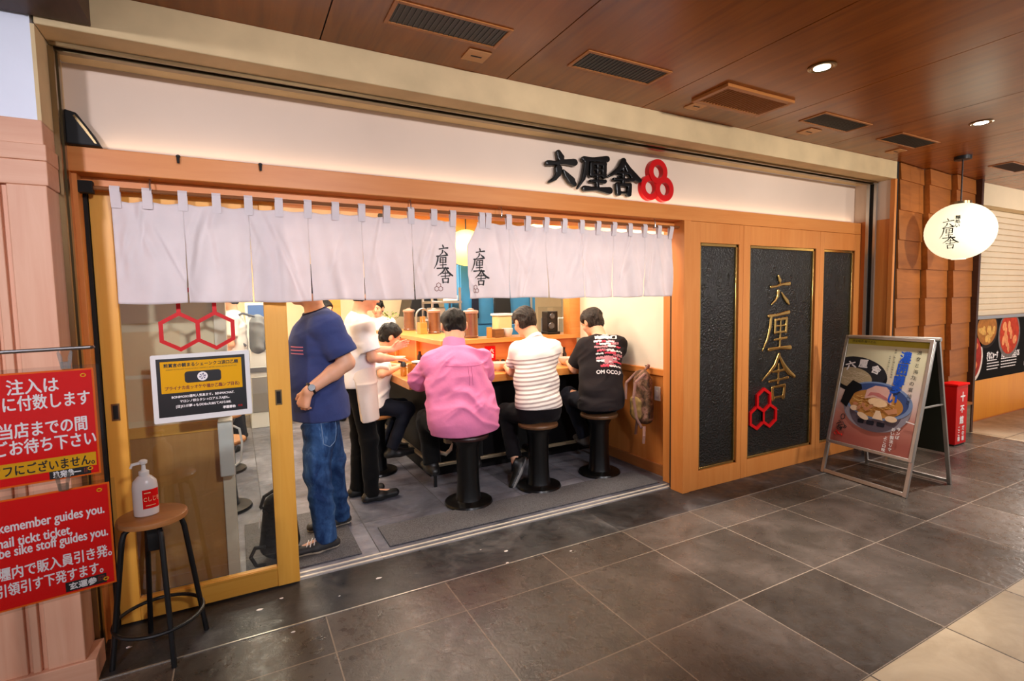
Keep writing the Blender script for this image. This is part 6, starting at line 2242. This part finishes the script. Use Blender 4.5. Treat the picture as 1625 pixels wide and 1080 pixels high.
# ---- the man in the navy shirt, standing
navy = cloth('navy_cloth', (56, 68, 116), 0.88, 0.3, 0.12)
Jn = dict(pelvis=(.435, 3.42, .89), neck=(.435, 3.41, 1.455), head=(.375, 3.40, 1.625), hf=(-1, 0, -.12), hr=(0, 1, 0),
          sL=(.47, 3.235, 1.385), sR=(.455, 3.585, 1.385), eL=(.575, 3.20, 1.155), eR=(.54, 3.66, 1.15), wL=(.345, 3.165, 1.01), wR=(.33, 3.62, 1.02),
          hL=(.44, 3.34, .86), hR=(.455, 3.50, .86), kL=(.395, 3.30, .47), kR=(.515, 3.545, .48), aL=(.425, 3.275, .10), aR=(.555, 3.60, .10), tL=(.28, 3.26, .05), tR=(.41, 3.585, .05),
          pel=(.165, .86), waist=(.172, .86), chest=(.172, .72), arm=1.12, leg=1.0, nk=1.1, flare=.014, belly=V3(-.02, 0, -.03), fL=V3(-.35, .08, -.9), fR=V3(-.5, 0, -.8),
          pL=V3(.5, .75, -.2), pR=V3(0, -1, 0), thL=V3(-.7, .3, .2), thR=V3(-.8, 0, .2), curlL=0.75, curlR=0.5, hand=1.02)
bn, Jn = person('person in a navy shirt and blue jeans standing behind the door post, hand on hip', Jn, 0.0065)
tn_ = shirt(bn, Jn, navy, 0.022, hem=0.80, sleeve=0.80, sr=(0.082, 0.092), fold=0.006, low=0.12, collar=0.015, seed=0.6)
neck_band(bn, Jn, cloth('navy_rib', (36, 40, 66)), r0=0.066, r1=0.062, hgt=0.018, off=0.004)
def denim():
    m, nt, b = nodes_of('denim')
    v = coords(nt)
    f = noise(nt, coords(nt, (1, 1, .5)), 12, 6, .65, .5)
    nt.links.new(ramp(nt, f, [(0.38, lin((26, 50, 92))), (0.6, lin((54, 90, 138))), (0.75, lin((120, 154, 194)))]), b.inputs['Base Color'])
    b.inputs['Roughness'].default_value = 0.85
    b.inputs['Specular IOR Level'].default_value = 0.2
    bumpit(nt, b, noise(nt, v, 60, 6, .6), .35, .006)
    return m
jeans = denim()
tj = trousers(bn, Jn, jeans, 0.014, fold=0.008, h=0.0075, leg=1.02, cuff=.12)
bv = bvh_of(tj)
m = MB()
pk = [(0.475, 0.80), (0.575, 0.80), (0.565, 0.67), (0.525, 0.645), (0.485, 0.67)]
loop = []
for (x0, z0), (x1, z1) in zip(pk, pk[1:] + pk[:1]):
    loop += [(x0 + (x1 - x0) * k / 8, 2.9, z0 + (z1 - z0) * k / 8) for k in range(8)]
m.tube(drape(loop, (-.18, 1, 0), bv, 0.001), 0.0022, 6, closed=True)
m.build('pocket_seam', cloth('denim_seam', (120, 146, 178)), bn)
for S in 'LR':
    shoe(bn, Jn['a' + S] - V3(0, 0, .018), Jn['t' + S], plain('shoe_charcoal_' + S.lower(), (38, 38, 40), .6), sole_pale)
an = Jn['aL']
m = MB()
for k in range(3):
    x = an[0] - .07 - .022 * k
    m.tube([(x - .01, an[1] - .045, .062 - .006 * k), (x, an[1] - .02, .088 - .009 * k), (x + .012, an[1] + .02, .09 - .009 * k)], 0.003, 6)
m.build('shoe_laces', M['white_print'], bn)
w, e = Jn['wL'], Jn['eL']
ax = unit(w - e)
c = w - ax * 0.022
m = MB()
q1 = unit(np.cross(ax, V3(0, 0, 1)))
q2 = np.cross(ax, q1)
m.tube([c + (q1 * math.cos(t) + q2 * math.sin(t)) * 0.0345 for t in np.linspace(0, 2 * math.pi, 25)[:-1]], 0.0075, 8, closed=True)
wt = m.build('wrist_watch', M['black'], bn)
out = unit(V3(-.1, -1, .25) - ax * (V3(-.1, -1, .25) @ ax))
m = MB().tube([c + out * 0.034, c + out * 0.045], [0.021, 0.019], 20)
m.build('watch_case', M['black_gloss'], wt)
bv = bvh_of(tn_)
fr = Frame((0.20, 3.30, 1.235), (0, -1, 0), (0, 0, 1))
m = MB()
for k in range(3):
    n = 8
    vs = [(0.0, 3.30 + 0.10 * (q / n - .5), 1.255 - 0.02 * k + s * 0.006) for s in (0, 1) for q in range(n + 1)]
    m.add(vs, [(q, q + 1, n + 2 + q, n + 1 + q) for q in range(n)])
m.v = [tuple(p) for p in drape(m.v, (1, 0, 0), bv, 0.002)]
m.build('chest_print', plain('chest_print', (214, 128, 158), .8), bn, smooth=False)

# ---- the waitress
Jw = dict(pelvis=(.785, 4.0, .91), neck=(.815, 4.0, 1.415), head=(.885, 4.0, 1.575), hf=(1, .02, -.30), hr=(0, -1, 0),
          sL=(.83, 4.165, 1.35), sR=(.815, 3.835, 1.35), eL=(.93, 4.215, 1.13), eR=(.865, 3.80, 1.115), wL=(1.11, 4.16, 1.135), wR=(1.045, 3.925, 1.085),
          hL=(.79, 4.085, .87), hR=(.79, 3.915, .87), kL=(.81, 4.09, .49), kR=(.84, 3.91, .49), aL=(.78, 4.10, .10), aR=(.85, 3.925, .10), tL=(.92, 4.11, .05), tR=(.99, 3.935, .05),
          pel=(.150, .80), waist=(.132, .82), chest=(.145, .76), arm=0.86, leg=0.92, hs=0.90, fL=V3(.8, -.02, .38), fR=V3(.95, .28, -.02),
          pL=V3(-.2, -.85, -.5), pR=V3(.05, .15, -1), thL=V3(.1, -.2, .9), thR=V3(.1, .9, .3), curlL=0.22, curlR=0.25, hand=0.93)
bw, Jw = person('person in a white blouse and apron leaning with both hands over the counter corner', Jw, 0.006)
shirt(bw, Jw, white_cloth, 0.020, hem=0.89, sleeve=0.80, sr=(0.066, 0.074), fold=0.0035, low=0.08, collar=0.012, h=0.007, seed=3.1, sk=0.045, cutr=0.062)
neck_band(bw, Jw, white_cloth, hgt=0.026, off=-0.008, r0=0.058, r1=0.053)
trousers(bw, Jw, black_cloth, 0.012, leg=1.0, cuff=.12, waist=.02)
F = Field((.5, 3.72, .58), (1.1, 4.28, 1.12), 0.007)
F.cap((.80, 4.0, .64), (.795, 4.0, .92), .208, .204, 0, (0, 1, 0), .66, ends=False)
F.cap((.795, 4.0, .92), (.80, 4.0, 1.04), .200, .160, 0.01, (0, 1, 0), .72, ends=False)
F.warp(folds(.005, 40, unit(V3(1, .6, .15)), unit(V3(0, .2, 1)), .4))
F.halfspace((.755, 4.0, .8), (-1, 0, -.12), ((.6, 4.0, .74), 0.30))
solid(F, 'apron', cloth('apron_cloth', (222, 208, 196), .9, .2, .03), bw)
for S in 'LR':
    shoe(bw, Jw['a' + S] - V3(0, 0, .018), Jw['t' + S], shoe_black, sole_dark)

# ---- the child at the side arm of the counter
Jk = dict(pelvis=(1.055, 4.60, .615), neck=(1.115, 4.60, 1.03), head=(1.215, 4.60, 1.205), hf=(1, -.05, -.42), hr=(0, -1, 0),
          sL=(1.10, 4.725, .965), sR=(1.095, 4.475, .965), eL=(1.16, 4.80, .80 + .13), eR=(1.075, 4.41, .905), wL=(1.33, 4.70, .925), wR=(1.255, 4.50, .945),
          hL=(1.06, 4.68, .595), hR=(1.06, 4.52, .595), kL=(1.32, 4.69, .56), kR=(1.32, 4.51, .56), aL=(1.17, 4.69, .22), aR=(1.17, 4.51, .22), tL=(1.27, 4.69, .19), tR=(1.27, 4.51, .19),
          pel=(.130, .80), waist=(.115, .80), chest=(.120, .72), arm=0.78, leg=0.82, hs=0.90, fL=V3(.9, -.2, .1), fR=V3(.9, .2, .1), hand=0.85)
bk, Jk = person('person with short black hair bent over the counter behind the waitress’s arms', Jk, 0.007, hair_kw=dict(thick=0.018, back=-0.05))
shirt(bk, Jk, white_cloth, 0.014, hem=0.60, sleeve=0.55, sr=(0.056, 0.062), low=0.06, seed=4)
trousers(bk, Jk, dark_jeans, 0.012)
for S in 'LR':
    shoe(bk, Jk['a' + S], Jk['t' + S], shoe_black, sole_dark)

# ---- people farther back
def stander(label, x, y, zneck, face, top, bottom, h=0.011, kw=None, armf=0.0):
    f = unit(V3(face[0], face[1], 0))
    r = V3(f[1], -f[0], 0)
    o = V3(x, y, 0)
    s = zneck / 1.44
    J = dict(pelvis=o + V3(0, 0, .90 * s), neck=o + V3(0, 0, 1.44 * s), head=o + f * .04 + V3(0, 0, 1.60 * s), hf=V3(face[0], face[1], face[2]), hr=r,
             sL=o - r * .17 + V3(0, 0, 1.37 * s), sR=o + r * .17 + V3(0, 0, 1.37 * s), eL=o - r * .23 + f * .02 + V3(0, 0, 1.10 * s), eR=o + r * .23 + f * (.02 + armf * .1) + V3(0, 0, 1.10 * s),
             wL=o - r * .21 + f * .12 + V3(0, 0, .88 * s), wR=o + r * (.21 - armf * .1) + f * (.12 + armf * .15) + V3(0, 0, (.88 + armf * .3) * s),
             hL=o - r * .085 + V3(0, 0, .86 * s), hR=o + r * .085 + V3(0, 0, .86 * s), kL=o - r * .09 + f * .02 + V3(0, 0, .48 * s), kR=o + r * .09 + f * .02 + V3(0, 0, .48 * s),
             aL=o - r * .09 + V3(0, 0, .10), aR=o + r * .09 + V3(0, 0, .10), tL=o - r * .09 + f * .14 + V3(0, 0, .05), tR=o + r * .09 + f * .14 + V3(0, 0, .05),
             pel=(.155, .78), waist=(.145, .78), chest=(.150, .70), leg=.95, arm=.92, fL=V3(0, 0, -1), fR=V3(0, 0, -1), pL=r, pR=-r, thL=f, thR=f)
    b, J = person(label, J, h, hair_kw=kw)
    shirt(b, J, top, 0.018, hem=.84 * s, sleeve=.7, low=.08, h=h, seed=x)
    trousers(b, J, bottom, .016, h=h, cuff=.12)
    for S in 'LR':
        shoe(b, J['a' + S] - V3(0, 0, .018), J['t' + S], shoe_black, sole_dark, h=.009)
    return b, J
stander('person whose smiling face shows between the navy and white shirts', 1.0, 7.0, 1.30, (.45, -.85, -.22), white_cloth, black_cloth)
stander('person in a white shirt behind the waitress’s chin, before the kitchen', 1.80, 7.42, 1.30, (-.5, -.8, -.15), white_cloth, dark_jeans, armf=1.0)
bz, Jz = stander('person in a white shirt wearing a grey backpack, seen through the door glass', -0.03, 6.55, 1.44, (-1, .1, -.1), white_cloth, dark_jeans)

# ---- bags
def backpack(name, label, c, R, size, mats, strap_pts, h=0.009, group=None):
    c = np.array(c, float)
    w, d, hh = size
    org = (c[0], c[1], c[2] - hh / 2)
    t = thing(name, label, 'bag', org)
    F = Field(c - max(size) * .8, c + max(size) * .8, h)
    def P(x, y, z):
        return c + R @ V3(x, y, z)
    F.cap(P(0, 0, -hh * .30), P(0, 0, hh * .22), w * .50, w * .44, 0, R @ V3(1, 0, 0), d / w)
    F.elli(P(0, d * .05, hh * .30), V3(w * .40, d * .40, hh * .18), R, .04)
    F.warp(folds(.006, 45, unit(V3(.4, .3, 1)), unit(V3(1, -.3, .4)), 1))
    solid(F, 'main_pouch', mats[0], t)
    F = Field(c - max(size) * .8, c + max(size) * .8, h)
    F.cap(P(0, d * .42, -hh * .28), P(0, d * .42, -hh * .06), w * .36, w * .33, 0, R @ V3(1, 0, 0), .42)
    F.warp(folds(.004, 70, unit(V3(.4, .3, 1)), unit(V3(1, -.3, .4)), 2))
    solid(F, 'front_pocket', mats[1], t)
    for pts in strap_pts:
        m = MB()
        pp = [P(*q) for q in pts]
        for a, b in zip(pp[:-1], pp[1:]):
            m.tube([a, b], .012, 8)
        m.build('strap', mats[2], t)
    return t
def camo():
    m, nt, b = nodes_of('backpack_brown')
    f = noise(nt, coords(nt), 16, 5, .6, 1.0)
    nt.links.new(ramp(nt, f, [(0.36, lin((52, 34, 24))), (0.5, lin((104, 74, 46))), (0.60, lin((150, 108, 92))), (0.7, lin((92, 66, 40)))]), b.inputs['Base Color'])
    b.inputs['Roughness'].default_value = .75
    bumpit(nt, b, f, .4, .008)
    return m
Rb = np.stack([unit(V3(.35, 1, 0)), unit(V3(-1, -.6, 0) - unit(V3(.35, 1, 0)) * (V3(-1, -.6, 0) @ unit(V3(.35, 1, 0)))), V3(0, 0, 1)], 1)
backpack('backpack', 'brown patterned backpack hanging against the wall beside the man in black', (3.045, 3.345, .665), Rb, (.27, .15, .50), (camo(), plain('pocket_olive', (140, 112, 62), .8, var=.25, vscale=30), plain('strap_pinkish', (150, 112, 100), .8)),
         [[(-.09, .02, .22), (-.10, .11, .15), (-.11, .13, .02), (-.10, .10, -.15), (-.09, .05, -.24)], [(.07, .02, .22), (.08, .12, .12), (.07, .13, -.02)], [(0, -.02, .24), (0, -.05, .28), (.02, -.055, .25)], [(-.12, .04, -.22), (-.14, .05, -.30), (-.13, .05, -.36)], [(.08, .02, -.22), (.09, .03, -.34)]])
MB_h = MB().tube([(3.13, 3.36, .93), (3.09, 3.35, .93), (3.075, 3.348, .945)], .008, 8)
tag(MB_h.build('coat_hook', M['steel']), 'small steel hook on the wall carrying the brown backpack', 'hook')
Rz = np.stack([V3(0, 1, 0), V3(1, 0, 0), V3(0, 0, 1)], 1)
Rz[:, 0] *= -1
backpack('backpack', 'grey backpack on the back of the person seen through the door glass', (.205, 6.55, 1.19), Rz, (.28, .17, .46), (plain('pack_grey', (120, 124, 128), .8, var=.15), plain('pack_grey_dark', (96, 98, 102), .8), plain('pack_strap', (84, 88, 98), .8)),
         [[(-.10, -.02, .20), (-.11, -.14, .24), (-.12, -.27, .18), (-.12, -.29, .02), (-.12, -.12, -.12)], [(.10, -.02, .20), (.11, -.14, .24), (.12, -.27, .18), (.12, -.29, .02), (.12, -.12, -.12)]])
# black bag on the floor beside the navy shirted man
t = thing('floor_bag', 'black holdall with loop handles on the floor behind the sliding door post', 'bag', (0.16, 3.30, 0.01))
F = Field((-.02, 3.1, 0), (.36, 3.52, .52), .008)
F.cap((.165, 3.30, .10), (.17, 3.31, .33), .115, .085, 0, (1, .3, 0), .8)
F.halfspace((.16, 3.3, .012), (0, 0, -1))
F.warp(folds(.006, 40, unit(V3(.5, .2, 1)), unit(V3(1, -.5, .2)), .2))
solid(F, 'holdall', cloth('bag_black', (20, 20, 22), .8, .3), t)
MB().tube([(.08, 3.22, .12), (.03, 3.19, .14), (.005, 3.17, .10), (.03, 3.16, .05), (.075, 3.19, .03)], .011, 8).build('loop_handle', M['black_matte'], t)
MB().tube([(.10, 3.25, .30), (.07, 3.22, .36), (.09, 3.21, .42), (.15, 3.24, .44)], .010, 8).build('strap', M['black_matte'], t)
MB().tube([(.075, 3.205, .35), (.06, 3.195, .29), (.055, 3.19, .25)], .003, 6).build('cord', M['white_print'], t)
